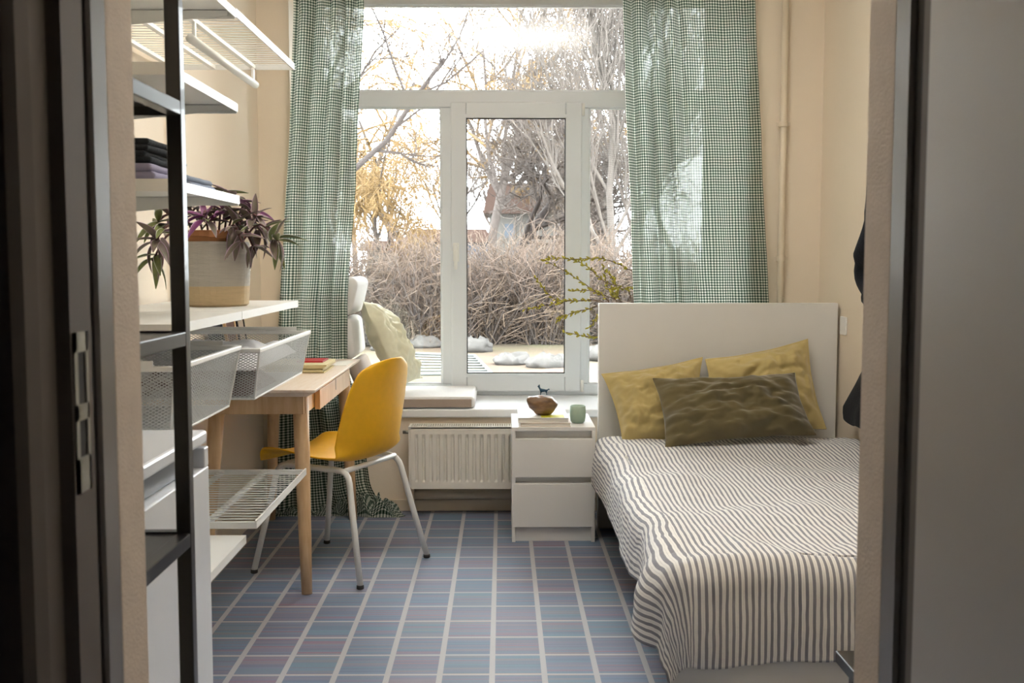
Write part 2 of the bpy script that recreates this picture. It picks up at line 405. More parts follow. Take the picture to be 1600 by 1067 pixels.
dl = struct(MB().box(DH, DH + 0.038, 0.17, 1.054, 0.008, DT - 0.006).build('door_1', 'door_grey', bevel=0.004))
hb = MB(); hb.tube([(DH - 0.05, 0.22, 1.02), (DH - 0.05, 0.34, 1.02)], 0.009, 10); hb.tube([(DH - 0.05, 0.225, 1.02), (DH + 0.005, 0.225, 1.02)], 0.009, 10)
plabel(hb.build('door_handle', 'steel', dl, smooth=True), 'steel lever handle')

# ------------------------------------------------------------------ uplighter added above the view to brighten the room
fill_lamp = thing('added_uplighter', 'added white bowl uplighter, out of view, filling the room with light', 'fill_lamp', (0.15, 2.9, 2.40))
MB().lathe([(0.0, 0.0), (0.10, 0.01), (0.20, 0.05), (0.24, 0.10), (0.245, 0.10), (0.20, 0.045), (0.10, 0.004), (0.0, -0.006)], (0.15, 2.9, 2.40), 40).build('bowl', 'white_metal', fill_lamp, smooth=True)
MB().tube([(0.15, 2.9, 2.41), (0.15, 2.9, ZC)], 0.004, 8).build('cord', 'white_metal', fill_lamp)
ld = bpy.data.lights.new('fill_light', 'AREA'); ld.shape = 'DISK'; ld.size = 0.36; ld.energy = FILL_W; ld.color = (1.0, 0.99, 0.98)  # unseen source, added so the ceiling bounce lifts the interior
lo = bpy.data.objects.new('fill_light', ld); COL.objects.link(lo); lo.parent = fill_lamp; lo.location = (0, 0, 0.085); lo.rotation_euler = (PI, 0, 0)

# ------------------------------------------------------------------ window
z_gt, z_tt, z_tb = gl(770, 8).z, gl(770, 142).z, gl(770, 168).z
xa, xb, xc, xd = gl(690, 400).x, gl(705, 400).x, gl(908, 400).x, gl(920, 400).x   # left glass edge, sash left, sash right, right glass edge
sx0, sx1 = gl(729, 400).x, gl(883, 400).x; sz0, sz1 = gl(800, 583).z, gl(800, 185).z
zb_sash, zt_sash = gl(800, 611).z, gl(800, 160).z
zlow = gl(925, 600).z
win = bpy.data.objects.new('window_1', None); COL.objects.link(win); win.location = (0, YW, SILL_Z); struct(win)
FB = YW + 0.07
def rail(name, x0, x1, z0, z1, y0=YW, y1=FB, mat='pvc_white', bev=0.006): return MB().box(x0, x1, y0, y1, z0, z1).build(name, mat, win, bevel=bev, seg=2)
rail('frame_post', WX0, GX0, WZ0, WZ1); rail('frame_post', GX3, WX1, WZ0, WZ1)
rail('frame_head', GX0, GX3, z_gt, WZ1); rail('frame_foot', GX0, GX3, WZ0, zlow)
rail('transom', GX0, GX3, z_tb, z_tt)
rail('mullion', xa, xb + 0.012, zlow, z_tb); rail('mullion', xc - 0.012, xd, zlow, z_tb)
# slim step bead round each fixed light
def bead(x0, x1, z0, z1, y, par, nm='glazing_bead', wd=0.012, mat='pvc_white', dy=0.012):
    bb = MB(); bb.box(x0, x0 + wd, y, y + dy, z0, z1); bb.box(x1 - wd, x1, y, y + dy, z0, z1); bb.box(x0 + wd, x1 - wd, y, y + dy, z0, z0 + wd); bb.box(x0 + wd, x1 - wd, y, y + dy, z1 - wd, z1)
    return bb.build(nm, mat, par)
def pane(x0, x1, z0, z1, par, y=YW + 0.035):
    p = MB().box(x0, x1, y, y + 0.004, z0, z1).build('pane', 'window_glass', par); bead(x0, x1, z0, z1, y - 0.012, par, 'gasket', 0.005, 'gasket', 0.004)
pane(GX0, GX3, z_tt, z_gt, win); pane(GX0, xa, zlow, z_tb, win); pane(xd, GX3, zlow, z_tb, win)
for q in ((GX0, GX3, z_tt, z_gt), (GX0, xa, zlow, z_tb), (xd, GX3, zlow, z_tb)): bead(*q, YW + 0.012, win, wd=0.007)
sb = MB(); ys = YW - 0.022; y1 = YW + 0.03
sb.box(xb, sx0, ys, y1, zb_sash, zt_sash); sb.box(sx1, xc, ys, y1, zb_sash, zt_sash); sb.box(sx0, sx1, ys, y1, zb_sash, sz0); sb.box(sx0, sx1, ys, y1, sz1, zt_sash)
sash = sb.build('sash', 'pvc_white', win, bevel=0.006)
bead(sx0 - 0.018, sx1 + 0.018, sz0 - 0.018, sz1 + 0.018, ys - 0.006, sash, wd=0.018, dy=0.03)
p = MB().box(sx0, sx1, YW + 0.005, YW + 0.009, sz0, sz1).build('pane', 'window_glass', sash); bead(sx0, sx1, sz0, sz1, YW - 0.008, sash, 'gasket', 0.005, 'gasket', 0.004)
hx = gl(713, 398).x; hz = gl(713, 398).z
hm = MB(); hm.box(hx - 0.015, hx + 0.015, ys - 0.010, ys, hz - 0.035, hz + 0.06)
hm.tube([(hx, ys - 0.005, hz + 0.045), (hx, ys - 0.045, hz + 0.045)], 0.010, 10)
hm.tube(smoothpath([(hx, ys - 0.045, hz + 0.052), (hx, ys - 0.05, hz + 0.0), (hx, ys - 0.045, hz - 0.075)]), [0.010] * 6 + [0.009] * 6 + [0.008], 10)
plabel(hm.build('window_handle', 'white_paint', sash, smooth=False, bevel=0.002), 'white lever handle of the opening sash')
for z in (gl(908, 172).z, gl(908, 602).z):
    MB().tube([(xc + 0.006, ys - 0.006, z - 0.03), (xc + 0.006, ys - 0.006, z + 0.03)], 0.008, 10).build('hinge', 'white_paint', sash, smooth=True)
struct(MB().box(WX0, WX1, YB - 0.02, YW + 0.02, SILL_Z - 0.04, SILL_Z).build('window_sill', 'sill_white', bevel=0.006))
struct(MB().box(WX0, WX1, FB, YO + 0.03, WZ0 - 0.02, WZ0 + 0.005).build('window_ledge', 'galvanised'))
struct(MB().box(XL, XR, YB - 0.014, YB, 0, 0.055).build('baseboard_back', 'pipe_cream', bevel=0.003))

# ------------------------------------------------------------------ curtains
def curtain(name, label, edges, z0, z1, ybase, folds, amp_fn, seedv, puddle=None):
    """edges(z) -> (xl, xr) at that height"""
    nu, nv = 150, 90
    def fn(u, v):
        z = lerp(z0, z1, v); xl, xr = edges(z); a = amp_fn(u, z)
        ph = 2 * PI * folds * u + 1.3 * math.sin(5.1 * u + 0.7 * z + seedv) + 0.5 * math.sin(z * 1.7 + u * 9)
        x = lerp(xl, xr, u) + 0.25 * a * math.sin(ph * 1.0 + 0.9) + 0.008 * fbm((u * 5, z * 1.5, seedv))
        y = ybase + a * math.sin(ph) * 0.75 + 0.004 * fbm((u * 9, z * 3, seedv + 5))
        if puddle: x, y, z = puddle(u, v, x, y, z)
        return (x, y, z)
    acc = [0.0]; pr_ = Vector(fn(0, 0.6))
    for i in range(1, nu + 1): q_ = Vector(fn(i / nu, 0.6)); acc.append(acc[-1] + math.hypot(q_.x - pr_.x, q_.y - pr_.y)); pr_ = q_
    o = MB().grid(fn, nu, nv, lambda u, v: (acc[int(round(u * nu))], lerp(z0, z1, v))).build(name, 'gingham', smooth=True)
    return tag(o, label, 'curtain')
eL = [(0.05, -1.085), (0.28, -1.082), (1.2, -1.02), (2.3, -0.95), (2.66, -0.94)]
eR = [(0.0, -0.60), (0.35, -0.64), (0.7, -0.715), (0.98, -0.715), (1.5, -0.668), (2.3, -0.628), (2.66, -0.625)]
def pudL(u, v, x, y, z):
    k = max(0.0, 1 - z / 0.16)
    x += 0.10 * k * k * max(0, u - 0.4) / 0.6; y -= 0.02 * k
    return x, min(y, YB - 0.024), z + 0.004
cl = curtain('curtain', 'green and white checked curtain falling to the floor behind the desk', lambda z: (interp(eL, z), interp(eR, z)), 0.0, 2.66, YB - 0.068, 4.6, lambda u, z: 0.036 * (0.7 + 0.3 * math.sin(u * 11)), 1.0, pudL)
def pool(u, v):
    # crumpled end of the cloth lying on the carpet in rolling folds
    x = lerp(-1.06, -0.462, u); yy = lerp(interp([(-0.68, 4.826), (-0.62, 4.80)], x), 4.872, v); e = math.sin(PI * min(1, max(0, v))) ** 0.5 * min(1, (1 - u) / 0.12) ** 0.5
    h = interp([(-1.06, 0.03), (-0.8, 0.05), (-0.66, 0.11), (-0.56, 0.105), (-0.50, 0.07), (-0.46, 0.01)], x)
    n_ = 0.62 + 0.38 * math.sin(u * 46 + 5 * v + 2.5 * fbm((u * 5, v * 2, 2), 3)) + 0.25 * fbm((u * 14, v * 5, 6), 3)
    return (x + 0.012 * math.sin(v * 7 + u * 30), yy + 0.008 * fbm((u * 20, v * 4, 1), 2), 0.003 + max(0.0, h * e * n_))
MB().grid(pool, 150, 26, lambda u, v: (u * 0.75, v * 0.30)).build('trailing_hem', 'gingham', cl, smooth=True)
rL = [(0.2, 0.64), (1.0, 0.608), (2.36, 0.545), (2.66, 0.535)]; rR = [(0.2, 1.27), (1.0, 1.235), (2.36, 1.15), (2.66, 1.14)]
def ampR(u, z): return 0.036 if u < 0.36 else lerp(0.036, 0.008, min(1, (u - 0.36) / 0.14))
curtain('curtain', 'green and white checked curtain hanging behind the white headboard', lambda z: (interp(rL, z), interp(rR, z)), SILL_Z + 0.02, 2.66, YB - 0.068, 7.0, ampR, 4.0)
rod = thing('curtain_rod', 'white curtain rod above the window', 'curtain rod', (0.1, YB - 0.068, 2.67))
MB().tube([(-1.08, YB - 0.068, 2.675), (1.40, YB - 0.068, 2.675)], 0.012, 12).build('rod', 'white_metal', rod, smooth=True)
for xx in (-1.05, 0.2, 1.36): MB().box(xx - 0.01, xx + 0.01, YB - 0.07, YB, 2.66, 2.69).build('bracket', 'white_metal', rod)

# ------------------------------------------------------------------ radiator, pipes
RY0, RY1 = 4.795, 4.895
rx0 = at(638, 700, y=RY0).x; rx1 = rx0 + 0.80; rzb = at(640, 764, y=RY0).z; rzt = at(640, 668, y=RY0).z
rad = thing('radiator', 'cream panel radiator with upright ribs under the window sill', 'radiator', (rx0 + 0.4, 4.85, rzb))
pitch = 0.0333
def rp(u, v):
    x = lerp(rx0 + 0.012, rx1 - 0.012, u); z = lerp(rzb, rzt, v)
    inside = min(1, max(0, (z - rzb - 0.03) / 0.012)) * min(1, max(0, (rzt - 0.035 - z) / 0.012)) * (1 if rx0 + 0.02 < x < rx1 - 0.02 else 0)
    f = ((x - rx0 - 0.02) / pitch) % 1.0
    g = min(1, max(0, (abs(f - 0.5) - 0.12) / 0.13))
    return (x, RY0 + 0.013 * inside * (1 - g), z)
MB().grid(rp, 330, 28).build('front_panel', 'radiator_cream', rad, smooth=False)
b = MB(); b.box(rx0, rx0 + 0.012, RY0 + 0.004, RY1, rzb + 0.005, rzt + 0.002); b.build('side_cover', 'radiator_cream', rad, bevel=0.002)
b = MB(); b.box(rx1 - 0.012, rx1, RY0 + 0.004, RY1, rzb + 0.005, rzt + 0.002); b.build('side_cover', 'radiator_cream', rad, bevel=0.002)
MB().box(rx0 + 0.012, rx1 - 0.012, RY1 - 0.012, RY1, rzb + 0.01, rzt - 0.005).build('back_panel', 'radiator_cream', rad)
gr = MB(); n = 74
gr.box(rx0, rx1, RY0, RY0 + 0.010, rzt - 0.006, rzt + 0.004); gr.box(rx0, rx1, RY1 - 0.010, RY1, rzt - 0.006, rzt + 0.004)
for i in range(n):
    xx = rx0 + 0.008 + (rx1 - rx0 - 0.02) * i / (n - 1); gr.box(xx, xx + 0.0045, RY0 + 0.010, RY1 - 0.010, rzt - 0.004, rzt + 0.003)
g_ = gr.build('top_grille', 'radiator_cream', rad); g_['kind'] = 'stuff'
MB().tube([(rx0 - 0.03, 4.85, rzt - 0.03), (rx0 + 0.01, 4.85, rzt - 0.03)], 0.008, 10).build('vent_plug', 'steel', rad, smooth=True)
for xx in (rx0 + 0.12, rx1 - 0.12): MB().box(xx - 0.02, xx + 0.02, RY1, YB, rzb + 0.03, rzt - 0.06).build('bracket', 'radiator_cream', rad)
pz = 0.088
hp = thing('heating_pipe', 'cream heating pipe running along the wall below the radiator', 'pipe', (0.1, YB - 0.045, pz))
MB().tube([(-0.44, YB - 0.045, pz), (1.22, YB - 0.045, pz)], 0.024, 16).build('pipe', 'pipe_cream', hp, smooth=True)
for xx in (-0.425, 0.5): MB().box(xx - 0.012, xx + 0.012, YB - 0.075, YB, pz - 0.03, pz + 0.05).build('clip', 'pipe_cream', hp, bevel=0.004)
vx = at(1222, 300, y=YB - 0.03).x
vp = thing('riser_pipe', 'thin cream riser pipe clipped to the wall beside the curtain', 'pipe', (vx, YB - 0.03, 0.0))
MB().tube([(vx, YB - 0.03, 0.0), (vx, YB - 0.03, ZC)], 0.0155, 14).build('pipe', 'pipe_cream', vp, smooth=True)
for v in (194, 404):
    z = at(1222, v, y=YB - 0.03).z
    c = MB().lathe([(0.0155, -0.012), (0.021, -0.012), (0.021, 0.012), (0.0155, 0.012)], (vx, YB - 0.03, z), 18)
    c.box(vx - 0.032, vx + 0.032, YB - 0.034, YB - 0.026, z - 0.007, z + 0.007); c.box(vx - 0.012, vx + 0.012, YB - 0.016, YB, z - 0.008, z + 0.008)
    c.build('clip', 'pipe_cream', vp)

# ------------------------------------------------------------------ nightstand and things on it
NX0, NX1, NY0, NY1, NZ = 0.0405, 0.3905, 4.376, 4.776, 0.49
ns = thing('nightstand', 'white two-drawer nightstand between the radiator and the bed', 'nightstand', (0.2155, 4.57, 0))
B('top_panel', 'white_lacquer', ns, NX0, NX1, NY0, NY1, NZ - 0.016, NZ, 0.0015)
for x0, x1 in ((NX0, NX0 + 0.015), (NX1 - 0.015, NX1)): B('side_panel', 'white_lacquer', ns, x0, x1, NY0, NY1, 0, NZ - 0.016, 0.0015)
B('back_panel', 'white_lacquer', ns, NX0 + 0.015, NX1 - 0.015, NY1 - 0.006, NY1, 0.02, NZ - 0.016, 0)
B('plinth', 'white_lacquer', ns, NX0 + 0.015, NX1 - 0.015, NY0 + 0.018, NY0 + 0.034, 0, 0.060, 0.001)
B('front_rail', 'white_lacquer', ns, NX0 + 0.015, NX1 - 0.015, NY0 + 0.034, NY0 + 0.05, NZ - 0.06, NZ - 0.016, 0.001)
B('front_rail', 'white_lacquer', ns, NX0 + 0.015, NX1 - 0.015, NY0 + 0.034, NY0 + 0.05, 0.22, 0.29, 0.001)
B('drawer', 'white_lacquer', ns, NX0 + 0.003, NX1 - 0.003, NY0 - 0.001, NY0 + 0.033, 0.277, NZ - 0.049, 0.002)
B('drawer', 'white_lacquer', ns, NX0 + 0.003, NX1 - 0.003, NY0 - 0.001, NY0 + 0.033, 0.064, 0.251, 0.002)
def book(name, label, x0, x1, y0, y1, z0, th, cover, rot=0, cat='book', group=None):
    cx, cy = (x0 + x1) / 2, (y0 + y1) / 2; t = thing(name, label, cat, (cx, cy, z0), group); t.rotation_euler.z = rot
    c = 0.0022
    MB().box(x0 + 0.003, x1 - 0.002, y0 + 0.002, y1 - 0.002, z0 + c, z0 + th - c).build('page_block', 'paper', t)
    MB().box(x0, x1, y0, y1, z0, z0 + c).build('cover', cover, t); MB().box(x0, x1, y0, y1, z0 + th - c, z0 + th).build('cover', cover, t)
    MB().box(x0 - 0.001, x0 + 0.003, y0, y1, z0 + c, z0 + th - c).build('spine', cover, t)
    return t
p0 = at(813, 659, z=NZ)
book('magazine', 'lower beige magazine under the white one on the nightstand', 0.079, 0.288, 4.385, 4.66, NZ, 0.016, 'cover_beige')
book('magazine', 'white magazine lying on the beige one beneath the brown stone', 0.068, 0.279, 4.395, 4.665, NZ + 0.016, 0.020, 'cover_white')
ZB = NZ + 0.036
lf = MB().box(0.165, 0.262, 4.41, 4.49, ZB, ZB + 0.0008).build('paper_slip', 'cover_yellow'); tag(lf, 'yellow paper slip under the brown stone', 'paper')
# stone
sc = Vector((0.173, 4.49, ZB + 0.0425))
sm = MB().ellipsoid((0, 0, 0), 1, 1, 1, nu=40, nv=28); vs = []
for p in sm.v:
    p = Vector([math.copysign(abs(q_) ** 0.9, q_) for q_ in p]); n_ = 1 + 0.16 * fbm(p * 1.1 + Vector((3, 1, 2)), 3) + 0.05 * fbm(p * 3.5, 3)
    tap = lerp(0.72, 1.0, min(1, (p.z + 1) / 1.1)); q = Vector((p.x * 0.061 * n_ * tap, p.y * 0.05 * n_ * tap, p.z * 0.046 * n_))
    if p.x < -0.6 and p.z > 0: q.z += 0.014 * (-p.x - 0.6) / 0.4; q.x -= 0.004
    q.z = max(q.z, -0.0395); vs.append(sc + q)
sm.v = [tuple(p) for p in vs]
zmin = min(p[2] for p in sm.v); sm.v = [(p[0], p[1], p[2] - zmin + ZB + 0.0008) for p in sm.v]
tag(sm.build('stone', 'stone', smooth=True), 'rounded brown stone lying on the magazines', 'stone')
top_z = max(p[2] for p in sm.v if abs(p[0] - 0.176) < 0.02)
# blue animal figurine grown from one skeleton
fx, fy, fz = 0.176, 4.49, top_z - 0.0015
def skin(name, mat, pts, edges, radii, loc, sub=1):
    me = bpy.data.meshes.new(name); me.from_pydata(pts, edges, []); me.update()
    o = bpy.data.objects.new(name, me); COL.objects.link(o); o.location = loc; me.materials.append(MATS[mat])
    md = o.modifiers.new('skin', 'SKIN'); sv = me.skin_vertices[0].data
    for i, r in enumerate(radii): sv[i].radius = (r, r); sv[i].use_root = (i == 0)
    o.modifiers.new('sub', 'SUBSURF').render_levels = sub; o.modifiers['sub'].levels = sub
    return o
k = 0.001
fp = [(0, 0, 21), (12, 0, 20), (-10, 0, 22), (-16, 0, 30), (-19, 0, 38), (-25, 0, 37), (-16, -2, 46), (-17, 3, 46), (14, 3, 10), (15, 3, 0), (14, -3, 10), (15, -3, 0), (-11, 3, 10), (-12, 3, 0), (-11, -3, 10), (-12, -3, 0), (18, 0, 22), (24, 0, 27), (27, 0, 22)]
fe = [(0, 1), (0, 2), (2, 3), (3, 4), (4, 5), (4, 6), (4, 7), (1, 8), (8, 9), (1, 10), (10, 11), (2, 12), (12, 13), (2, 14), (14, 15), (1, 16), (16, 17), (17, 18)]
fr = [5.5, 5, 5, 4, 4, 2, 1.2, 1.2, 2, 1.8, 2, 1.8, 2, 1.8, 2, 1.8, 2.2, 4, 3]
tag(skin('figurine', 'figurine_blue', [(a * k, c * k, d * k) for a, c, d in fp], fe, [r * k for r in fr], (fx, fy, fz)), 'tiny blue animal figurine standing on the brown stone', 'figurine')
cc = at(899, 655, z=NZ); cx, cy = 0.325, 4.50
cup = MB().lathe([(0.0, 0.0), (0.024, 0.0), (0.031, 0.008), (0.0345, 0.03), (0.0345, 0.052), (0.033, 0.074), (0.0315, 0.075), (0.030, 0.073), (0.031, 0.05), (0.030, 0.03), (0.026, 0.012), (0, 0.008)], (cx, cy, NZ), 36)
tag(cup.build('cup', 'ceramic_sage', smooth=True), 'sage green handleless cup on the nightstand', 'cup')

# ------------------------------------------------------------------ bed
HX0, HX1, HY = 0.4244, 1.4744, 4.6094
bed = thing('bed', 'white single bed with a tall plain headboard', 'bed', (0.95, 3.6, 0))
B('headboard', 'headboard_white', bed, HX0, HX1, HY, HY + 0.05, 0, 1.0, 0.002)
B('side_rail', 'white_lacquer', bed, HX0 + 0.004, HX0 + 0.03, 2.60, HY, 0.21, 0.385, 0.002)
B('side_rail', 'white_lacquer', bed, HX1 - 0.03, HX1 - 0.004, 2.60, HY, 0.21, 0.385, 0.002)
B('footboard', 'white_lacquer', bed, HX0, HX1, 2.57, 2.60, 0.0, 0.385, 0.002)
B('slatted_base', 'wood', bed, HX0 + 0.03, HX1 - 0.03, 2.60, HY, 0.14, 0.17, 0)
mt = MB().box(HX0 + 0.034, HX1 - 0.034, 2.605, HY - 0.004, 0.1705, 0.402).build('mattress', 'mattress_white', bevel=0.02)
tag(mt, 'white mattress in the bed under the striped duvet', 'mattress')
def duvet():
    xl, yf, zt = HX0 + 0.045, 2.603, 0.428
    x_right, y_top = HX1 - 0.015, 4.50
    dropL, dropF = 0.225, 0.275
    nu, nv = 200, 330; U0, V0 = xl - dropL, yf - dropF
    R_ = 0.055
    def fn(u, v):
        U = lerp(U0, x_right, u); V = lerp(V0, y_top, v)
        # left hem rises towards the headboard
        kk = min(1, max(0, (V - 3.9) / 0.5)); a = max(0.0, xl - U) * (1 - 0.15 * kk); b_ = max(0.0, yf - V)
        d = math.hypot(a, b_)
        x, y, z = max(U, xl), max(V, yf), zt
        puff = 0.020 * fbm((U * 2.2, V * 2.2, 1.0), 3) + 0.008 * fbm((U * 5.5, V * 3.0, 4.0), 3) + 0.003 * fbm((U * 16, V * 10, 7.0), 3)
        z += puff + 0.012 * math.exp(-((V - 4.2) / 0.25) ** 2)
        if d > 0:
            th = min(d / R_, PI / 2); out = R_ * math.sin(th); down = R_ * (1 - math.cos(th)) + max(0, d - R_ * PI / 2)
            wob = 0.020 * fbm((U * 2 + 2, V * 2.2, 9.0), 2) + 0.007 * math.sin(V * 9 + 2 * fbm((V * 2, 0, 3), 2)) * (a / (d + 1e-6)) * min(1, d / 0.1)
            wob += 0.012 * math.sin(U * 17 + 2 * fbm((U * 3, 0, 8), 2)) * (b_ / (d + 1e-6)) * min(1, d / 0.1)
            wob += 0.0035 * fbm((U * 18, V * 18, 2.0), 2)
            corner = (min(a, b_) / 0.2)
            sidew = a / d * min(1, d / 0.12)
            out += wob * 0.9 + 0.03 * corner + sidew * (0.055 * math.exp(-((V - 2.66) / 0.09) ** 2) + 0.025 * max(0, (V - 3.9) / 0.6) - 0.015 * math.exp(-((V - 2.98) / 0.12) ** 2) + 0.012 * math.exp(-((V - 3.3) / 0.14) ** 2))
            ex = 0.010 * min(1, d / 0.2); x -= (out + ex) * a / d; y -= (out + ex) * b_ / d; z -= down * (1.0 - 0.10 * corner)
        if V > y_top - 0.06: z -= 0.02 * ((V - y_top + 0.06) / 0.06) ** 2
        if V > 4.28: x = max(x, lerp(0.36, 0.402, min(1, (V - 4.28) / 0.06)))
        return (min(x, XR - 0.012), y, z)
    o = MB().grid(fn, nu, nv, lambda u, v: (lerp(U0, x_right, u), lerp(V0, y_top, v))).build('duvet', 'ticking', smooth=True, solid=0.016)
    tag(o, 'grey and white striped duvet spread over the bed', 'duvet')
duvet()
def pillow(name, label, corners, T, mat, seedv, flange=0.0, group=None, nu=44, wr=0.012, pinch=0.055, cat='pillow', back=0.3):
    """corners TL, TR, BR, BL as 3D points; front side bulges towards the camera"""
    TL, TR, BR, BL = [Vector(c) for c in corners]
    nrm = ((TR - TL) + (BR - BL)).cross((TL - BL) + (TR - BR)).normalized()
    if nrm.y > 0: nrm = -nrm
    W = ((TR - TL).length + (BR - BL).length) / 2; H = ((TL - BL).length + (TR - BR).length) / 2
    mb = MB(); vs = []; nv = nu
    def pt(i, j, side):
        u = 2 * i / nu - 1; v = 2 * j / nv - 1
        un = u * (1 - pinch * (1 - v * v)); vn = v * (1 - pinch * (W / max(H, .01)) * 0.85 * (1 - u * u))
        a, b_ = (un + 1) / 2, (vn + 1) / 2
        p = (BL.lerp(BR, a)).lerp(TL.lerp(TR, a), b_)
        e = 1 - flange
        uu = min(1, abs(u) / e); vv = min(1, abs(v) / e)
        h = (max(0, 1 - uu ** 2.6) ** 0.62) * (max(0, 1 - vv ** 2.6) ** 0.62)
        wv = fbm((u * 2.3 + seedv, v * 2.3, seedv * 3 + side), 3) * 0.35
        edgew = math.sin((u * 9 if abs(v) > abs(u) else v * 9) + seedv) * 0.2 * (max(abs(u), abs(v)) ** 4)
        h2 = T / 2 * h * (1 + wv) + wr * h ** 0.4 * fbm((u * 5 + seedv, v * 5, 2 + side), 4) * (1 if h > 0 else 0)
        return p + nrm * ((max(h2, 0.0015) if side > 0 else -max(h2 * back, 0.0015)) + 0.012 * edgew * (1 if side > 0 else 0.3))
    q = {}
    for side in (1, -1):
        for j in range(nv + 1):
            for i in range(nu + 1):
                if side == -1 and (i in (0, nu) or j in (0, nv)): q[(i, j, -1)] = q[(i, j, 1)]; continue
                q[(i, j, side)] = len(vs); vs.append(pt(i, j, side))
    fs = []
    for side in (1, -1):
        for j in range(nv):
            for i in range(nu):
                f_ = (q[(i, j, side)], q[(i + 1, j, side)], q[(i + 1, j + 1, side)], q[(i, j + 1, side)])
                fs.append(f_ if side == 1 else f_[::-1])
    mb.add(vs, fs); o = mb.build(name, mat, smooth=True, sub=1)
    return tag(o, label, cat, group)
yp = 4.46
pillow('pillow', 'mustard pillow leaning on the headboard nearer the nightstand', [at(937, 583, y=4.56), at(1100, 556, y=4.56), at(1096, 692, y=4.36), at(972, 694, y=4.36)], 0.20, 'mustard', 1.0, 0.06, pinch=0.085, wr=0.02)
pillow('pillow', 'mustard pillow with a raised corner leaning on the headboard near the wall', [at(1100, 560, y=4.56), at(1264, 527, y=4.57), at(1294, 672, y=4.40), at(1105, 690, y=4.38)], 0.19, 'mustard', 2.3, 0.05, pinch=0.08, wr=0.02)
pillow('pillow', 'dark olive velvet pillow resting in front of the mustard ones', [at(1017, 590, y=4.33), at(1244, 581, y=4.34), at(1279, 681, y=4.14), at(1037, 702, y=4.11)], 0.17, 'olive_velvet', 3.7, 0.03, pinch=0.06, wr=0.018)

# ------------------------------------------------------------------ window seat
scx1 = at(744, 600, y=5.2).x
def slab(u, v, x0, x1, y0, y1, z0, z1): pass
cu = MB().box(WX0 + 0.01, scx1, YB - 0.005, YW - 0.035, SILL_Z + 0.001, SILL_Z + 0.056).build('seat_cushion', 'cushion_white', bevel=0.018, seg=4)
tag(cu, 'flat white cushion lying on the window sill', 'cushion')
side = MB().box(WX0 + 0.02, scx1 - 0.016, YB - 0.0085, YB - 0.0045, SILL_Z + 0.008, SILL_Z + 0.046).build('side_panel', 'cushion_taupe', cu, bevel=0.0015)
plabel(side, 'taupe side band')
bc = thing('back_cushion', 'padded grey folding backrest cushion leaning in the window recess', 'cushion', (-0.72, 5.18, SILL_Z + 0.057))
pts = [(-0.63, 0.562), (-0.695, 0.72), (-0.715, 0.92), (-0.672, 1.10)]
for i in range(3):
    (xa_, za_), (xb_, zb_) = pts[i], pts[i + 1]; ang = math.atan2(xb_ - xa_, zb_ - za_); L = math.hypot(xb_ - xa_, zb_ - za_)
    m_ = Matrix.Translation((xa_, 5.18, za_)) @ Matrix.Rotation(ang, 4, 'Y')
    tk = 0.05 if i == 0 else 0.075
    ob = MB().box(-tk, 0.0, -0.225, 0.215, 0.0, L * 0.99, m_).build('cushion_segment', 'cushion_white' if i else 'cushion_taupe', bc, bevel=0.018 if i == 0 else 0.034, seg=4, smooth=False)
    for p in ob.data.polygons: p.use_smooth = True
zc = SILL_Z + 0.06
pillow('throw_pillow', 'pale lime linen throw pillow propped on the window seat', [(-0.665, 5.01, 1.00), (-0.665, 5.36, 0.98), (-0.405, 5.36, 0.585), (-0.485, 5.03, 0.575)], 0.16, 'linen_lime', 5.1, 0.03, pinch=0.07, wr=0.02, back=0.9)

# willow twigs in a vase behind the headboard
vase = MB().lathe([(0, 0), (0.05, 0), (0.06, 0.04), (0.058, 0.12), (0.038, 0.19), (0.034, 0.24), (0.038, 0.25), (0.032, 0.245), (0.03, 0.19), (0, 0.18)], (0.62, 5.16, SILL_Z), 28)
tag(vase.build('vase', 'vase_glass', smooth=True), 'grey green vase on the sill holding willow twigs', 'vase')
vb = Vector((0.62, 5.16, SILL_Z + 0.20))
twigs = [([(975, 482), (930, 455), (890, 428), (848, 405)], 0.0, ''),
         ([(985, 462), (945, 440), (915, 415), (890, 405), (856, 403)], 0.05, 'a'), ([(990, 440), (975, 418), (940, 404), (895, 405)], -0.06, 'b'),
         ([(950, 478), (905, 470), (868, 468), (837, 436)], 0.1, 'c'), ([(948, 480), (900, 470), (870, 474), (820, 483)], -0.1, 'd'),
         ([(948, 484), (915, 484), (893, 490), (870, 500)], 0.02, 'e'), ([(950, 528), (920, 526), (884, 519)], 0.06, 'f'), ([(945, 494), (920, 512)], -0.04, 'g'),
         ([(965, 478), (950, 450), (943, 417)], 0.12, 'h'), ([(972, 476), (955, 452), (985, 451)], 0.0, 'i'), ([(955, 478), (925, 455), (893, 455)], -0.08, 'j'), ([(968, 470), (960, 440), (948, 424)], 0.16, 'k')]
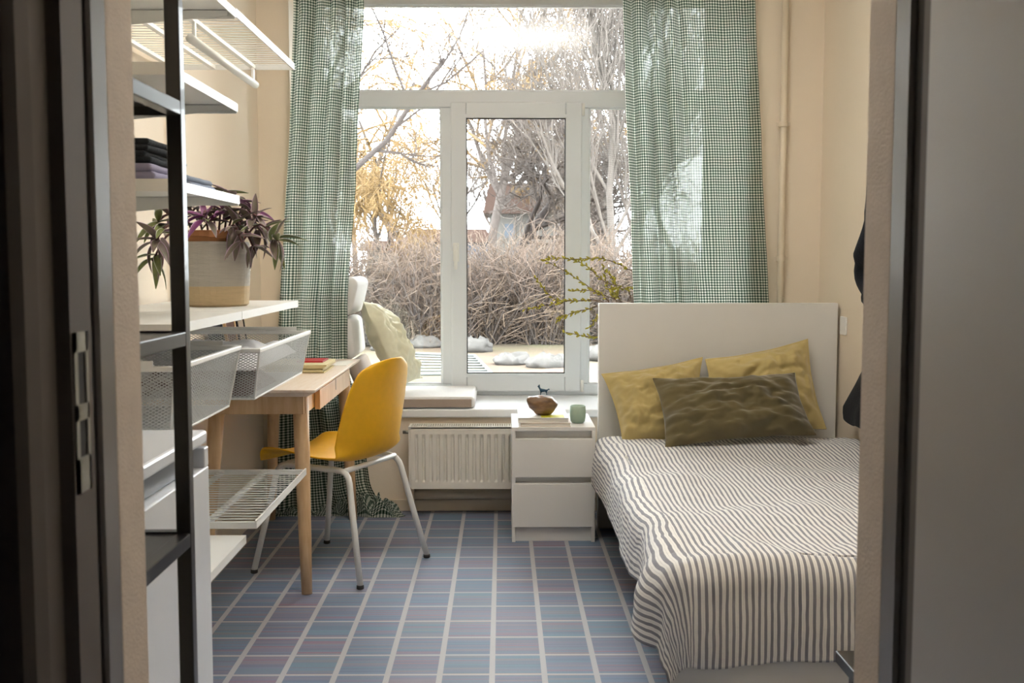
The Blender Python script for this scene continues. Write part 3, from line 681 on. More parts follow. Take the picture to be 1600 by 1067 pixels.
for i, (px_, dy, _) in enumerate(twigs):
    P = [vb + Vector((0, 0, 0.0))] + [at(u, v, y=5.16 + dy * (0.4 + 0.6 * j / len(px_))) for j, (u, v) in enumerate(px_)]
    path = smoothpath(P, 8); path = [p + Vector((fbm((q * .7, i, 0)), 0, fbm((q * .7, i, 5)))) * 0.004 for q, p in enumerate(path)]
    N = len(path); t = thing('willow_twig', 'willow twig with yellow catkins fanning out of the vase', 'twig', vb, 'willow twigs in the vase')
    MB().tube(path, [lerp(0.0032, 0.0014, q / N) for q in range(N)], 6).build('stem', 'twig', t, smooth=True)
    cm = MB(); rnd = random.Random(i); d_acc = 0; start = int(N * 0.42)
    for q in range(start, N):
        for side in (0, 1):
            if rnd.random() < 0.72:
                tng = (path[min(q + 1, N - 1)] - path[max(q - 1, 0)]).normalized(); perp = tng.orthogonal().normalized(); perp.rotate(Matrix.Rotation(rnd.random() * 6.28, 3, tng))
                dirv = (tng + perp * 0.8).normalized(); c_ = path[q] + dirv * 0.010 + tng * rnd.uniform(-.008, .008)
                cm.ellipsoid(c_, 0.0042, 0.0042, rnd.uniform(0.009, 0.013), dirv.to_track_quat('Z', 'Y').to_matrix(), 7, 5)
    if cm.v: o = cm.build('catkins', 'catkin', t, smooth=True); o['kind'] = 'stuff'

# ------------------------------------------------------------------ wall shelving on the left wall
SX, Y0, Y1, Y2 = -0.70, 2.248, 2.84, 3.623
for i, (y, lab) in enumerate(((Y0 + 0.012, 'white wall upright at the near end of the shelves beside the fridge'), (Y1, 'white wall upright where the two bays of shelves meet'), (Y2 - 0.012, 'white wall upright at the desk end of the shelves'))):
    o = MB().box(XL, XL + 0.018, y - 0.011, y + 0.011, 0.30, 2.05).build('wall_upright', 'white_metal', bevel=0.002); tag(o, lab, 'upright', 'uprights of the wall shelving')
def solid_shelf(label, y0, y1, z, x1=SX, lip=0.022):
    t = thing('metal_shelf', label, 'shelf', ((XL + x1) / 2, (y0 + y1) / 2, z - lip), 'white sheet metal shelves on the left wall')
    x0 = XL + 0.02
    MB().box(x0, x1, y0, y1, z - 0.003, z).build('shelf_plate', 'white_metal', t)
    MB().box(x1 - 0.003, x1, y0, y1, z - lip, z - 0.003).build('front_lip', 'white_metal', t)
    for y in (y0, y1 - 0.003):
        fl = MB().box(x0, x1 - 0.003, y, y + 0.003, z - lip - 0.004, z - 0.003).build('side_flange', 'white_metal', t)
        if y == y0:
            for xx in (-0.93, -0.80): MB().box(xx, xx + 0.02, y - 0.0006, y + 0.001, z - 0.014, z - 0.011).build('slot', 'steel_dark', fl)
    for y in (y0 + 0.005, y1 - 0.009): MB().prism([(x0, z - 0.005), (x1 - 0.02, z - 0.005), (x1 - 0.02, z - 0.018), (x0, z - 0.055)], 'y', y, y + 0.004).build('bracket', 'white_metal', t)
    return t
ZT, Z2, Z3, Z4, ZL = 1.845, 1.600, 1.358, 1.050, 0.458
solid_shelf('white metal shelf, topmost of the bay above the fridge', Y0, Y1 - 0.002, ZT)
solid_shelf('empty white metal shelf between the topmost one and the folded clothes', Y0, Y1 - 0.002, Z2)
solid_shelf('white metal shelf carrying the folded clothes', Y0, Y1 - 0.002, Z3)
solid_shelf('white metal shelf above the mesh basket beside the black post', Y0, Y1 - 0.002, Z4)
solid_shelf('white metal shelf under the potted plant', Y1 + 0.002, Y2, Z4)
solid_shelf('low white metal shelf beside the fridge door', Y0, Y1 - 0.002, ZL - 0.02)
def wire_shelf(label, y0, y1, z, x1):
    t = thing('wire_shelf', label, 'shelf', ((XL + x1) / 2, (y0 + y1) / 2, z - 0.02), 'white wire shelves')
    x0 = XL + 0.02; wm = MB(); n = 23
    for i in range(n):
        y = y0 + 0.012 + (y1 - y0 - 0.024) * i / (n - 1); wm.tube([(x0, y, z - 0.002), (x1 - 0.004, y, z - 0.002)], 0.002, 5)
    o = wm.build('wire_grid', 'white_metal', t); o['kind'] = 'stuff'
    for xx in (x0 + 0.006, (x0 * 2 + x1) / 3, (x0 + 2 * x1) / 3): MB().box(xx - 0.008, xx + 0.008, y0, y1, z - 0.016, z - 0.0045).build('support_strip', 'white_metal', t)
    MB().box(x1 - 0.005, x1, y0, y1, z - 0.018, z + 0.004).build('front_lip', 'white_metal', t)
    for y in (y0, y1 - 0.004): MB().box(x0, x1 - 0.005, y, y + 0.004, z - 0.018, z).build('side_flange', 'white_metal', t)
    return t
wire_shelf('white wire shelf above a clothes rail near the curtain', Y1 + 0.002, Y2, ZT, SX)
wire_shelf('low white wire shelf beside the desk leg', 2.86, 3.60, 0.468, -0.676)
# clothes rail
pr = at(397, 131, y=Y2 - 0.03)
rl = thing('clothes_rail', 'white clothes rail hung beneath the upper wire shelf', 'rail', (pr.x, (Y1 + Y2) / 2, pr.z))
MB().tube([(pr.x, Y1 + 0.03, pr.z), (pr.x, Y2 - 0.01, pr.z)], 0.0125, 14).build('rail', 'white_metal', rl, smooth=True)
for y in (Y1 + 0.06, Y2 - 0.05): MB().box(pr.x - 0.004, pr.x + 0.004, y, y + 0.014, pr.z, ZT - 0.0185).build('hanger', 'white_metal', rl)
def basket(label, y0, y1, x1, zr, zb):
    t = thing('mesh_basket', label, 'basket', ((XL + x1) / 2, (y0 + y1) / 2, zb), 'white mesh baskets')
    x0 = XL + 0.03; tp = 0.028; c0, c1, d0, d1 = x0 + 0.005, x1 - tp, y0 + tp + 0.01, y1 - tp - 0.01
    r = MB()
    rim = [(x0, y0), (x1, y0), (x1, y1), (x0, y1)]
    r.box(x0, x1, y0, y0 + 0.012, zr - 0.012, zr); r.box(x0, x1, y1 - 0.012, y1, zr - 0.012, zr); r.box(x0, x0 + 0.012, y0 + 0.012, y1 - 0.012, zr - 0.012, zr); r.box(x1 - 0.012, x1, y0 + 0.012, y1 - 0.012, zr - 0.012, zr)
    r.build('rim', 'white_metal', t, bevel=0.002)
    bot = [(c0, d0), (c1, d0), (c1, d1), (c0, d1)]; ins = [(x0 + 0.003, y0 + 0.004), (x1 - 0.004, y0 + 0.004), (x1 - 0.004, y1 - 0.004), (x0 + 0.003, y1 - 0.004)]
    m = MB(); HW = 0.0011
    def panel(A, B_, C, D):
        """diamond mesh of flat strips on the quad A B (top) C D (bottom); A over D"""
        A, B_, C, D = map(Vector, (A, B_, C, D)); Wd = ((B_ - A).length + (C - D).length) / 2; Hd = ((D - A).length + (C - B_).length) / 2
        nrm = (B_ - A).cross(D - A).normalized()
        def P(a, c): return (A.lerp(B_, a)).lerp(D.lerp(C, a), c)
        cw, ch = 0.0135, 0.0075; nx, nz = int(Wd / cw), int(Hd / ch)
        for s_ in (1, -1):
            for k in range(-nz, nx + nz, 1):
                # one long diagonal strip clipped to the panel
                pa, pb = [], None
                a0, c0_ = (k if s_ == 1 else k), 0
                lo = max(0, -k if s_ == 1 else k - nx); hi = min(nz, nx - k if s_ == 1 else k)
                if hi <= lo: continue
                q0 = P((k + s_ * lo) / nx, lo / nz); q1 = P((k + s_ * hi) / nx, hi / nz)
                d = (q1 - q0).normalized(); sd = d.cross(nrm) * HW; up = nrm * 0.0008
                m.add([q0 - sd, q0 + sd, q1 + sd, q1 - sd, q0 + up, q1 + up], [(0, 1, 2, 3), (0, 3, 5, 4), (1, 4, 5, 2)])
    T3 = lambda p, z: (p[0], p[1], z)
    for i in range(4):
        j = (i + 1) % 4; panel(T3(ins[i], zr - 0.008), T3(ins[j], zr - 0.008), T3(bot[j], zb), T3(bot[i], zb))
    panel(T3(bot[0], zb), T3(bot[1], zb), T3(bot[2], zb), T3(bot[3], zb))
    o = m.build('mesh', 'mesh_metal', t); o['kind'] = 'stuff'
    e = MB()
    for i in range(4):
        j = (i + 1) % 4; e.tube([T3(bot[i], zb), T3(bot[j], zb)], 0.003, 6); e.tube([T3(ins[i], zr - 0.01), T3(bot[i], zb)], 0.0025, 6)
    e.build('edge_wires', 'white_metal', t)
    for y in (y0 - 0.003, y1): MB().box(XL + 0.02, x1 - 0.05, y, y + 0.003, zr - 0.004, zr + 0.012).build('runner', 'white_metal', t)
    return t
basket('empty white mesh basket under the shelf by the black post', Y0 + 0.012, Y1 - 0.012, SX, 0.959, 0.80)
basket('white mesh basket of clothes pulled out above the desk corner', Y1 + 0.012, Y2 - 0.012, -0.655, 0.948, 0.806)
def heap(name, label, x0, x1, y0, y1, z, h, mat, seedv, cat='cloth', amp=0.5):
    def fn(u, v):
        e = (max(0, 1 - abs(2 * u - 1) ** 5) ** 0.5) * (max(0, 1 - abs(2 * v - 1) ** 5) ** 0.5)
        return (lerp(x0, x1, u) + 0.01 * fbm((u * 4, v * 4, seedv)), lerp(y0, y1, v) + 0.01 * fbm((u * 4, v * 4, seedv + 3)), z + h * e * (1 + amp * fbm((u * 3 + seedv, v * 3, seedv), 4)) + 0.0005)
    m = MB().grid(fn, 40, 40); nb = len(m.v)
    m.add([(p[0], p[1], z) for p in (m.v[0], m.v[40], m.v[nb - 1], m.v[nb - 41])], [(0, 1, 2, 3)])
    return tag(m.build(name, mat, smooth=True), label, cat)
heap('folded_cloth', 'brown folded garment at the bottom of the pulled-out mesh basket', -1.06, -0.71, 2.92, 3.30, 0.809, 0.055, 'cloth_brown', 2.0, amp=0.2)
heap('folded_cloth', 'white cloth heaped in the pulled-out mesh basket', -1.06, -0.69, 2.915, 3.52, 0.882, 0.045, 'cloth_white', 5.0, amp=0.6)
# folded clothes on the third shelf
def folded(name, label, x0, x1, y0, y1, z, h, mat, layers, seedv):
    """a folded garment: rounded fold towards the room, layered edge"""
    t = thing(name, label, 'clothes', ((x0 + x1) / 2, (y0 + y1) / 2, z))
    lh = h / layers
    for k in range(layers):
        zc_ = z + lh * (k + 0.5); dx = 0.008 * math.sin(k * 2.3 + seedv)
        prof = []
        for q in range(13):
            a = -PI / 2 + PI * q / 12; prof.append((x1 + dx - lh * 0.5 + lh * 0.62 * math.cos(a), zc_ + lh * 0.49 * math.sin(a)))
        prof = [(x0, zc_ - lh * 0.49)] + prof + [(x0, zc_ + lh * 0.49)]
        m = MB(); n = 24
        for j in range(n + 1):
            y = lerp(y0, y1, j / n); e = min(1, min(j, n - j) / 2 + 0.55)
            m.v += [(p[0] + 0.004 * fbm((p[0] * 9, y * 12, k + seedv)), y, z + (p[1] - z) * 1.0 + (0.10 * lh * fbm((p[0] * 12, y * 14, k * 3 + seedv)) if p[1] > zc_ else 0) - (1 - e) * lh * 0.25 * (1 if p[1] > zc_ else -0.0)) for p in prof]
        L = len(prof)
        m.f += [(j * L + i, j * L + (i + 1) % L, (j + 1) * L + (i + 1) % L, (j + 1) * L + i) for j in range(n) for i in range(L)] + [tuple(range(L))[::-1], tuple(range(n * L, (n + 1) * L))]
        m.build('fold', mat, t, smooth=True)
    return t
folded('folded_garment', 'lavender folded cloth lying under the dark knit on the shelf', -1.06, -0.745, Y0 + 0.015, Y0 + 0.24, Z3, 0.035, 'cloth_lavender', 2, 1.0)
folded('folded_garment', 'dark navy knit folded on top of the lavender cloth', -1.04, -0.755, Y0 + 0.02, Y0 + 0.22, Z3 + 0.036, 0.052, 'cloth_navy', 4, 2.0)
folded('folded_garment', 'blue grey folded cloth beside the lavender one on the shelf', -1.06, -0.735, Y0 + 0.26, Y0 + 0.47, Z3, 0.030, 'cloth_bluegrey', 2, 3.0)
folded('folded_garment', 'teal ribbed knit on top of the blue grey cloth', -1.04, -0.80, Y0 + 0.27, Y0 + 0.44, Z3 + 0.031, 0.045, 'cloth_teal', 3, 4.0)

# ------------------------------------------------------------------ potted plant
pc = Vector((-0.868, 3.19, Z4)); pR = 0.105
plant = thing('potted_plant', 'purple and green trailing plant in a two-tone fabric pot', 'plant', pc)
prof = [(0.0, 0), (0.094, 0), (0.101, 0.006), (0.104, 0.06)]
MB().lathe(prof + [(0.0, 0.06)], pc, 40).build('pot_base', 'pot_beige', plant, smooth=False)
MB().lathe([(0.1042, 0.06), (0.108, 0.12), (0.106, 0.185), (0.103, 0.192), (0.098, 0.19), (0.098, 0.06)], pc, 40).build('pot_body', 'pot_grey', plant, smooth=False)
MB().lathe([(0.085, 0.10), (0.092, 0.205), (0.097, 0.208), (0.098, 0.224), (0.092, 0.225), (0.088, 0.20)], pc, 40).build('inner_pot', 'terracotta', plant, smooth=False)
MB().lathe([(0, 0.20), (0.088, 0.20), (0.088, 0.195), (0, 0.195)], pc, 28).build('soil', 'soil', plant)
def leaf_mesh(name, mat, curl):
    m = MB()
    for j in range(9):
        t = j / 8; wd = 0.165 * math.sin(PI * min(1, t * 0.92 + 0.06)) ** 0.75 * (1 - 0.35 * t); y = t; zz = -curl * t * t
        for i, s_ in enumerate((-1, -0.86, 0, 0.86, 1)): m.v.append((s_ * wd, y, zz + abs(s_) * wd * 0.55))
    m.f = [(j * 5 + i, j * 5 + i + 1, (j + 1) * 5 + i + 1, (j + 1) * 5 + i) for j in range(8) for i in range(4)]
    me = bpy.data.meshes.new(name); me.from_pydata(m.v, [], m.f); me.materials.append(MATS[mat]); me.materials.append(MATS['leaf_edge' if mat != 'leaf_green' else 'cloth_white'])
    for k, p in enumerate(me.polygons): p.use_smooth = True; p.material_index = 1 if (k % 4) in (0, 3) else 0
    return me
LM = {c: [leaf_mesh('leaf', c, q) for q in (0.15, 0.4)] for c in ('leaf_green', 'leaf_dark', 'leaf_purple')}
rl_ = random.Random(11)
def leaf(base, direction, length, matk, roll=0.0):
    o = bpy.data.objects.new('leaf', rl_.choice(LM[matk])); COL.objects.link(o); o.parent = plant
    d = Vector(direction).normalized(); up = Vector((0, 0, 1)) if abs(d.z) < 0.95 else Vector((0, -1, 0))
    sx_ = d.cross(up).normalized(); zz = sx_.cross(d); m3 = Matrix((sx_, d, zz)).transposed().to_4x4()
    o.matrix_local = Matrix.Translation(Vector(base) - pc) @ m3 @ Matrix.Rotation(roll, 4, 'Y') @ Matrix.Diagonal((length, length, length, 1))
top = pc + Vector((0, 0, 0.21))
ros = [  # pixel of rosette, depth, leaves, colour, length, stem axis
    ((434, 376), 3.10, 9, 'leaf_green', 0.078, (0.9, -0.3, -0.1)), ((402, 338), 3.15, 8, 'leaf_dark', 0.075, (0.7, -0.2, 0.5)),
    ((395, 322), 3.22, 6, 'leaf_purple', 0.07, (0.2, 0, 1)), ((376, 352), 3.12, 8, 'leaf_dark', 0.075, (0.6, -0.5, 0.1)),
    ((350, 330), 3.16, 8, 'leaf_purple', 0.07, (0.1, -0.3, 0.8)), ((336, 302), 3.20, 5, 'leaf_green', 0.09, (0.2, 0.0, 1.0)),
    ((366, 305), 3.22, 6, 'leaf_dark', 0.075, (0.4, 0.0, 0.9)), ((240, 380), 3.08, 8, 'leaf_dark', 0.075, (-0.5, -0.6, -0.5)),
    ((246, 345), 3.14, 7, 'leaf_green', 0.075, (-0.6, -0.2, 0.4)), ((238, 408), 3.10, 5, 'leaf_green', 0.07, (-0.4, -0.4, -0.8)),
    ((318, 338), 3.10, 7, 'leaf_purple', 0.07, (-0.1, -0.5, 0.6)), ((378, 378), 3.06, 5, 'leaf_dark', 0.065, (0.5, -0.5, -0.6)),
    ((412, 362), 3.18, 6, 'leaf_dark', 0.07, (0.8, 0.0, -0.2)), ((300, 330), 3.24, 7, 'leaf_dark', 0.07, (0, 0.1, 0.9)), ((400, 395), 3.12, 4, 'leaf_dark', 0.06, (0.5, -0.2, -0.8)), ((272, 345), 3.2, 6, 'leaf_purple', 0.07, (-0.3, 0, 0.9))]
for (px_, y, n, c, L, ax) in ros:
    P = at(px_[0], px_[1], y=y); ax = Vector(ax).normalized()
    st = top + Vector(((P.x - top.x) * 0.45, (P.y - top.y) * 0.5, 0)); mid = (st + P) / 2 + Vector((0, 0, 0.04))
    path = smoothpath([st - Vector((0, 0, 0.02)), mid, P], 6)
    MB().tube(path, 0.0032, 6).build('stem', 'stem_purple', plant, smooth=True)
    q = ax.orthogonal().normalized()
    for k in range(n):
        a = 2 * PI * k / n + rl_.uniform(-.3, .3); r_ = q.copy(); r_.rotate(Matrix.Rotation(a, 3, ax))
        d = r_ * rl_.uniform(0.75, 1.0) + ax * rl_.uniform(0.15, 0.7) + Vector((0, 0, -0.15))
        leaf(P - ax * rl_.uniform(0, 0.03), d, L * rl_.uniform(1.0, 1.4), c if rl_.random() < 0.8 else 'leaf_dark', rl_.uniform(-.4, .4))
    for k in range(3):
        w_ = path[4 + k * 2]; a = rl_.uniform(0, 6.28); leaf(w_, Vector((math.cos(a), math.sin(a), rl_.uniform(-.3, .5))), L * 1.0, rl_.choice(('leaf_dark', 'leaf_green')))

# ------------------------------------------------------------------ black rack beside the door, fridge
RYB = 1.58
pxl, pxr = at(267, 500, y=RYB - 0.022).x, at(290, 500, y=RYB - 0.022).x
rack = thing('metal_rack', 'black metal shelf rack standing by the door frame', 'rack', ((pxr - 0.2), 1.42, 0))
RX0, RX1, RYA = pxr - 0.36, pxr, YD1 + 0.02
PW = pxr - pxl
for x in (RX0, RX1 - PW):
    for y in (RYA, RYB - PW): MB().box(x, x + PW, y, y + PW, 0, 2.2).build('post', 'black_metal', rack, bevel=0.0015)
bar_h = 0.022
for v, u in ((168, 290), (529, 292), (843, 294)):
    z = at(u, v, y=RYB - PW).z
    sh = MB().box(RX0 + 0.004, RX1 - 0.004, RYA + 0.004, RYB - 0.004, z + 0.002, z + 0.008).build('shelf', 'black_metal', rack)
    for x in (RX0, RX1 - PW): MB().box(x + 0.001, x + PW - 0.0002, RYA + PW, RYB - PW, z - bar_h / 2, z + bar_h / 2 - 0.001).build('side_bar', 'black_metal', rack, bevel=0.0015)
    for y in (RYA + 0.003, RYB - PW + 0.003): MB().box(RX0 + PW, RX1 - PW, y, y + PW - 0.006, z - bar_h / 2, z + bar_h / 2).build('cross_bar', 'black_metal', rack)
FY0, FY1 = 1.655, 2.20
fc = at(325, 671, y=FY1); FX, FZ = fc.x, fc.z
fr = thing('fridge', 'small white fridge standing behind the black rack', 'fridge', (FX - 0.25, (FY0 + FY1) / 2, 0))
B('body', 'fridge_white', fr, FX - 0.48, FX - 0.052, FY0 + 0.003, FY1 - 0.003, 0.012, FZ - 0.03, 0.004)
B('worktop', 'fridge_white', fr, FX - 0.485, FX - 0.002, FY0, FY1, FZ - 0.028, FZ, 0.006)
d0 = MB(); zt_ = FZ - 0.034; gz = zt_ - 0.042
d0.box(FX - 0.048, FX, FY0, FY1, 0.05, gz)
d0.box(FX - 0.048, FX, FY0, FY0 + 0.03, gz, zt_); d0.box(FX - 0.048, FX, FY1 - 0.03, FY1, gz, zt_); d0.box(FX - 0.048, FX - 0.028, FY0 + 0.03, FY1 - 0.03, gz, zt_)
dr = d0.build('door', 'fridge_white', fr, bevel=0.003)
plabel(MB().box(FX - 0.0278, FX - 0.025, FY0 + 0.032, FY1 - 0.032, gz + 0.001, zt_ - 0.001).build('grip_recess', 'fridge_grey', dr), 'grey grip recess along the door top')
for y in (FY0 + 0.05, FY1 - 0.05): MB().lathe([(0.018, 0), (0.018, 0.012)], (FX - 0.1, y, 0), 14).build('foot', 'rubber', fr)
tag(MB().box(FX - 0.40, FX - 0.12, FY0 + 0.1, FY1 - 0.18, FZ, FZ + 0.002).build('paper_sheet', 'cover_beige'), 'sheet of paper lying on top of the fridge', 'paper')

# ------------------------------------------------------------------ desk
DX0, DX1, DY0, DY1, DZ = -1.105, -0.651, 3.651, 4.815, 0.737
desk = thing('desk', 'light wooden desk with splayed round legs along the left wall', 'desk', ((DX0 + DX1) / 2, (DY0 + DY1) / 2, 0))
tm = MB()
def topv(z, i): return [(DX0 + i, DY0 + i, z), (DX1 - i, DY0 + i, z), (DX1 - i, DY1 - i, z), (DX0 + i, DY1 - i, z)]
tm.add(topv(DZ - 0.028, 0.035) + topv(DZ - 0.010, 0.002) + topv(DZ, 0.0), [(3, 2, 1, 0), (8, 9, 10, 11)] + [(a * 4 + i, a * 4 + (i + 1) % 4, (a + 1) * 4 + (i + 1) % 4, (a + 1) * 4 + i) for a in (0, 1) for i in range(4)])
tm.build('table_top', 'wood_top', desk, bevel=0.002)
ax0, ax1, ay0, ay1 = DX0 + 0.05, DX1 - 0.035, DY0 + 0.07, DY1 - 0.07
az0, az1 = DZ - 0.095, DZ - 0.0285
B('apron', 'wood', desk, ax0, ax1 - 0.02, ay0, ay0 + 0.018, az0, az1, 0.001); B('apron', 'wood', desk, ax0, ax1 - 0.02, ay1 - 0.018, ay1, az0, az1, 0.001)
B('apron', 'wood', desk, ax0, ax0 + 0.018, ay0 + 0.018, ay1 - 0.018, az0, az1, 0.001)
B('apron', 'wood', desk, ax1 - 0.03, ax1 - 0.014, ay0 + 0.018, ay1 - 0.018, az0, az1, 0.001)
dw = B('drawer_front', 'wood', desk, ax1 - 0.012, ax1 + 0.008, DY0 + 0.25, DY1 - 0.15, az0 - 0.008, az1 - 0.002, 0.0015)
MB().box(ax1 + 0.0075, ax1 + 0.0088, DY0 + 0.62, DY0 + 0.626, az0 + 0.02, az1 - 0.003).build('pull_notch', 'steel_dark', dw)
for (fx_, fy_, tx_, ty_) in ((-0.698, 3.692, -0.725, 3.765), (-0.685, 4.775, -0.715, 4.71), (-1.062, 3.69, -1.02, 3.765), (-1.062, 4.78, -1.02, 4.71)):
    A = Vector((fx_, fy_, 0)); C = Vector((tx_, ty_, az1 - 0.0005))
    MB().tube([A, A.lerp(C, 0.3), A.lerp(C, 0.7), C], [0.0185, 0.0225, 0.027, 0.0285], 20).build('leg', 'wood', desk, smooth=True)
# booklets, red folder on the desk
pb = at(470, 583, z=DZ); y_s = pb.y
rb = random.Random(3); zz = DZ
for i in range(5):
    th = rb.uniform(0.005, 0.008); dx = rb.uniform(-.01, .01); dy = rb.uniform(-.012, .012)
    t = thing('booklet', ['bottom yellowed booklet of the stack, lying flat on the desk', 'yellowed booklet, second from the bottom of the desk stack', 'middle yellowed booklet of the five stacked on the desk', 'yellowed booklet just below the topmost one on the desk', 'topmost yellowed booklet under the red notebook'][i], 'booklet', (-0.83, y_s + 0.12, zz), 'booklets stacked on the desk')
    t.rotation_euler.z = rb.uniform(-.05, .05)
    MB().box(-0.945 + dx, -0.715 + dx, y_s + dy, y_s + 0.27 + dy, zz + 0.0008, zz + th - 0.0008).build('page_block', 'paper_old', t)
    MB().box(-0.947 + dx, -0.714 + dx, y_s - .001 + dy, y_s + 0.271 + dy, zz, zz + 0.0008).build('cover', 'paper_old', t); MB().box(-0.947 + dx, -0.714 + dx, y_s - .001 + dy, y_s + 0.271 + dy, zz + th - 0.0008, zz + th).build('cover', 'paper_old', t)
    zz += th
tag(MB().box(-0.84, -0.735, y_s + 0.10, y_s + 0.24, zz, zz + 0.006).build('red_notebook', 'red', bevel=0.001), 'small red notebook on top of the booklets', 'notebook')
tag(MB().box(-0.73, -0.668, y_s + 0.30, y_s + 0.52, DZ, DZ + 0.0015).build('paper_sheet', 'paper'), 'white sheet of paper by the desk edge', 'paper')
def picture(label, y0, y1, h, fmat, pmat):
    t = thing('picture_frame', label, 'picture frame', (-1.075, (y0 + y1) / 2, DZ)); m_ = Matrix.Translation((-1.075, 0, DZ)) @ Matrix.Rotation(-0.14, 4, 'Y'); fw = 0.012
    f = MB(); f.box(-0.012, 0, y0, y0 + fw, 0, h, m_); f.box(-0.012, 0, y1 - fw, y1, 0, h, m_); f.box(-0.012, 0, y0 + fw, y1 - fw, 0, fw, m_); f.box(-0.012, 0, y0 + fw, y1 - fw, h - fw, h, m_); f.build('frame', fmat, t)
    MB().box(-0.010, -0.004, y0 + fw, y1 - fw, fw, h - fw, m_).build('picture', pmat, t)
picture('light wooden picture frame leaning on the wall above the desk', 4.20, 4.36, 0.235, 'wood', 'cloth_brown')
picture('slim black picture frame leaning on the wall above the desk', 4.39, 4.51, 0.225, 'black_metal', 'cover_beige')
picture('dark picture frame leaning on the wall behind the mesh basket', 3.98, 4.16, 0.22, 'steel_dark', 'cloth_navy')

# ------------------------------------------------------------------ yellow chair
fA, fB, fC, fD = Vector((-0.945, 3.945, 0)), Vector((-0.738, 4.364, 0)), Vector((-0.515, 3.745, 0)), Vector((-0.303, 4.149, 0))
ctr = (fA + fB + fC + fD) / 4; Fw = ((fA + fB) - (fC + fD)).normalized(); Sd = Vector((Fw.y, -Fw.x, 0))
if Sd.y > 0: Sd = -Sd                                                   # Sd points to the near side
chair = thing('desk_chair', 'yellow plastic shell chair on white tube legs at the desk', 'chair', ctr)
prof = [(0.250, 0.418), (0.238, 0.436), (0.20, 0.450), (0.13, 0.452), (0.04, 0.442), (-0.05, 0.434), (-0.12, 0.437), (-0.165, 0.455), (-0.192, 0.495), (-0.207, 0.555), (-0.217, 0.63), (-0.228, 0.71), (-0.242, 0.78), (-0.252, 0.825)]
wid = [0.175, 0.19, 0.205, 0.218, 0.226, 0.228, 0.226, 0.224, 0.222, 0.220, 0.214, 0.200, 0.168, 0.10]
PP = smoothpath([(f, 0, z) for f, z in prof], 4); WW = smoothpath([(x, 0, 0) for x in wid], 4)
nP = len(PP)
def shell(u, v):
    k = v * (nP - 1); i = min(int(k), nP - 2); p = PP[i].lerp(PP[i + 1], k - i); wv = WW[i].x + (WW[i + 1].x - WW[i].x) * (k - i)
    s_ = 2 * u - 1; back = min(1, max(0, (v - 0.45) / 0.18)); seat = 1 - back
    f = p.x + 0.075 * back * abs(s_) ** 2.2 * (1 - 0.55 * max(0, (v - 0.7) / 0.3)); z = p.z + 0.032 * seat * abs(s_) ** 2.4 * min(1, v / 0.12 + 0.1)
    if v > 0.93: z -= 0.02 * abs(s_) ** 3 * (v - 0.93) / 0.07
    q = ctr + Fw * f + Sd * (s_ * wv); return (q.x, q.y, z)
o = MB().grid(shell, 36, nP - 1).build('seat_shell', 'yellow_plastic', chair, smooth=True, solid=0.007, sub=1)
def bow(f0, f1):
    """front foot f0, rear foot f1: leg up, bend, run under the seat, bend, leg down"""
    zt_ = 0.418; sgn = (f0 - ctr).dot(Sd); sgn = 1 if sgn > 0 else -1
    t0 = ctr + Fw * 0.165 + Sd * sgn * 0.175; t1 = ctr - Fw * 0.150 + Sd * sgn * 0.175
    a = Vector((t0.x, t0.y, zt_)); b_ = Vector((t1.x, t1.y, zt_ - 0.004))
    up0 = (a - f0).normalized(); up1 = (b_ - f1).normalized(); al = (b_ - a).normalized(); r_ = 0.045
    path = [f0 + Vector((0, 0, 0.012)), f0.lerp(a, 0.5), a - up0 * r_]
    for t in (0.25, 0.5, 0.75): path.append((a - up0 * r_) * (1 - t) ** 2 + a * 2 * t * (1 - t) + (a + al * r_) * t * t)
    path += [a + al * r_, b_ - al * r_]
    for t in (0.25, 0.5, 0.75): path.append((b_ - al * r_) * (1 - t) ** 2 + b_ * 2 * t * (1 - t) + (b_ - up1 * r_) * t * t)
    path += [b_ - up1 * r_, f1.lerp(b_, 0.5), f1 + Vector((0, 0, 0.012))]
    MB().tube(path, 0.0115, 14).build('leg_bow', 'white_metal', chair, smooth=True)
    for q in (f0, f1): MB().lathe([(0.011, 0.0), (0.0135, 0.002), (0.0135, 0.013), (0.0115, 0.015)], q, 14).build('foot_cap', 'rubber', chair, smooth=True)
bow(fA, fC); bow(fB, fD)
for f in (0.15, -0.135):
    a = ctr + Fw * f + Sd * 0.175; b_ = ctr + Fw * f - Sd * 0.175
    MB().tube([(a.x, a.y, 0.414), (b_.x, b_.y, 0.414)], 0.010, 12).build('cross_tube', 'white_metal', chair, smooth=True)

# ------------------------------------------------------------------ right side: socket, coat, side table
sz = at(1315, 508, x=XR).z
so = thing('wall_socket', 'white socket on the right wall at the headboard edge', 'socket', (XR, 4.565, sz - 0.04))
MB().box(XR - 0.010, XR, 4.527, 4.603, sz - 0.04, sz + 0.04).build('plate', 'white_paint', so, bevel=0.004)
MB().lathe([(0.019, 0), (0.0215, 0.002), (0.0215, 0.0)], (0, 0, 0), 24).build('socket_ring', 'cover_beige', so).matrix_local = Matrix.Translation((-0.010, 0, 0.04)) @ Matrix.Rotation(-PI / 2, 4, 'Y')
plabel(MB().lathe([(0.0, 0.0), (0.017, 0.0), (0.017, 0.0012), (0, 0.0012)], (0, 0, 0), 20).build('socket_well', 'fridge_grey', so), 'grey round well of the socket'); so.children[-1].matrix_local = Matrix.Translation((-0.010, 0, 0.04)) @ Matrix.Rotation(-PI / 2, 4, 'Y')
coat = thing('coat', 'dark navy fleece coat hanging on the right wall over the bed', 'coat', (1.43, 3.85, 0.53))
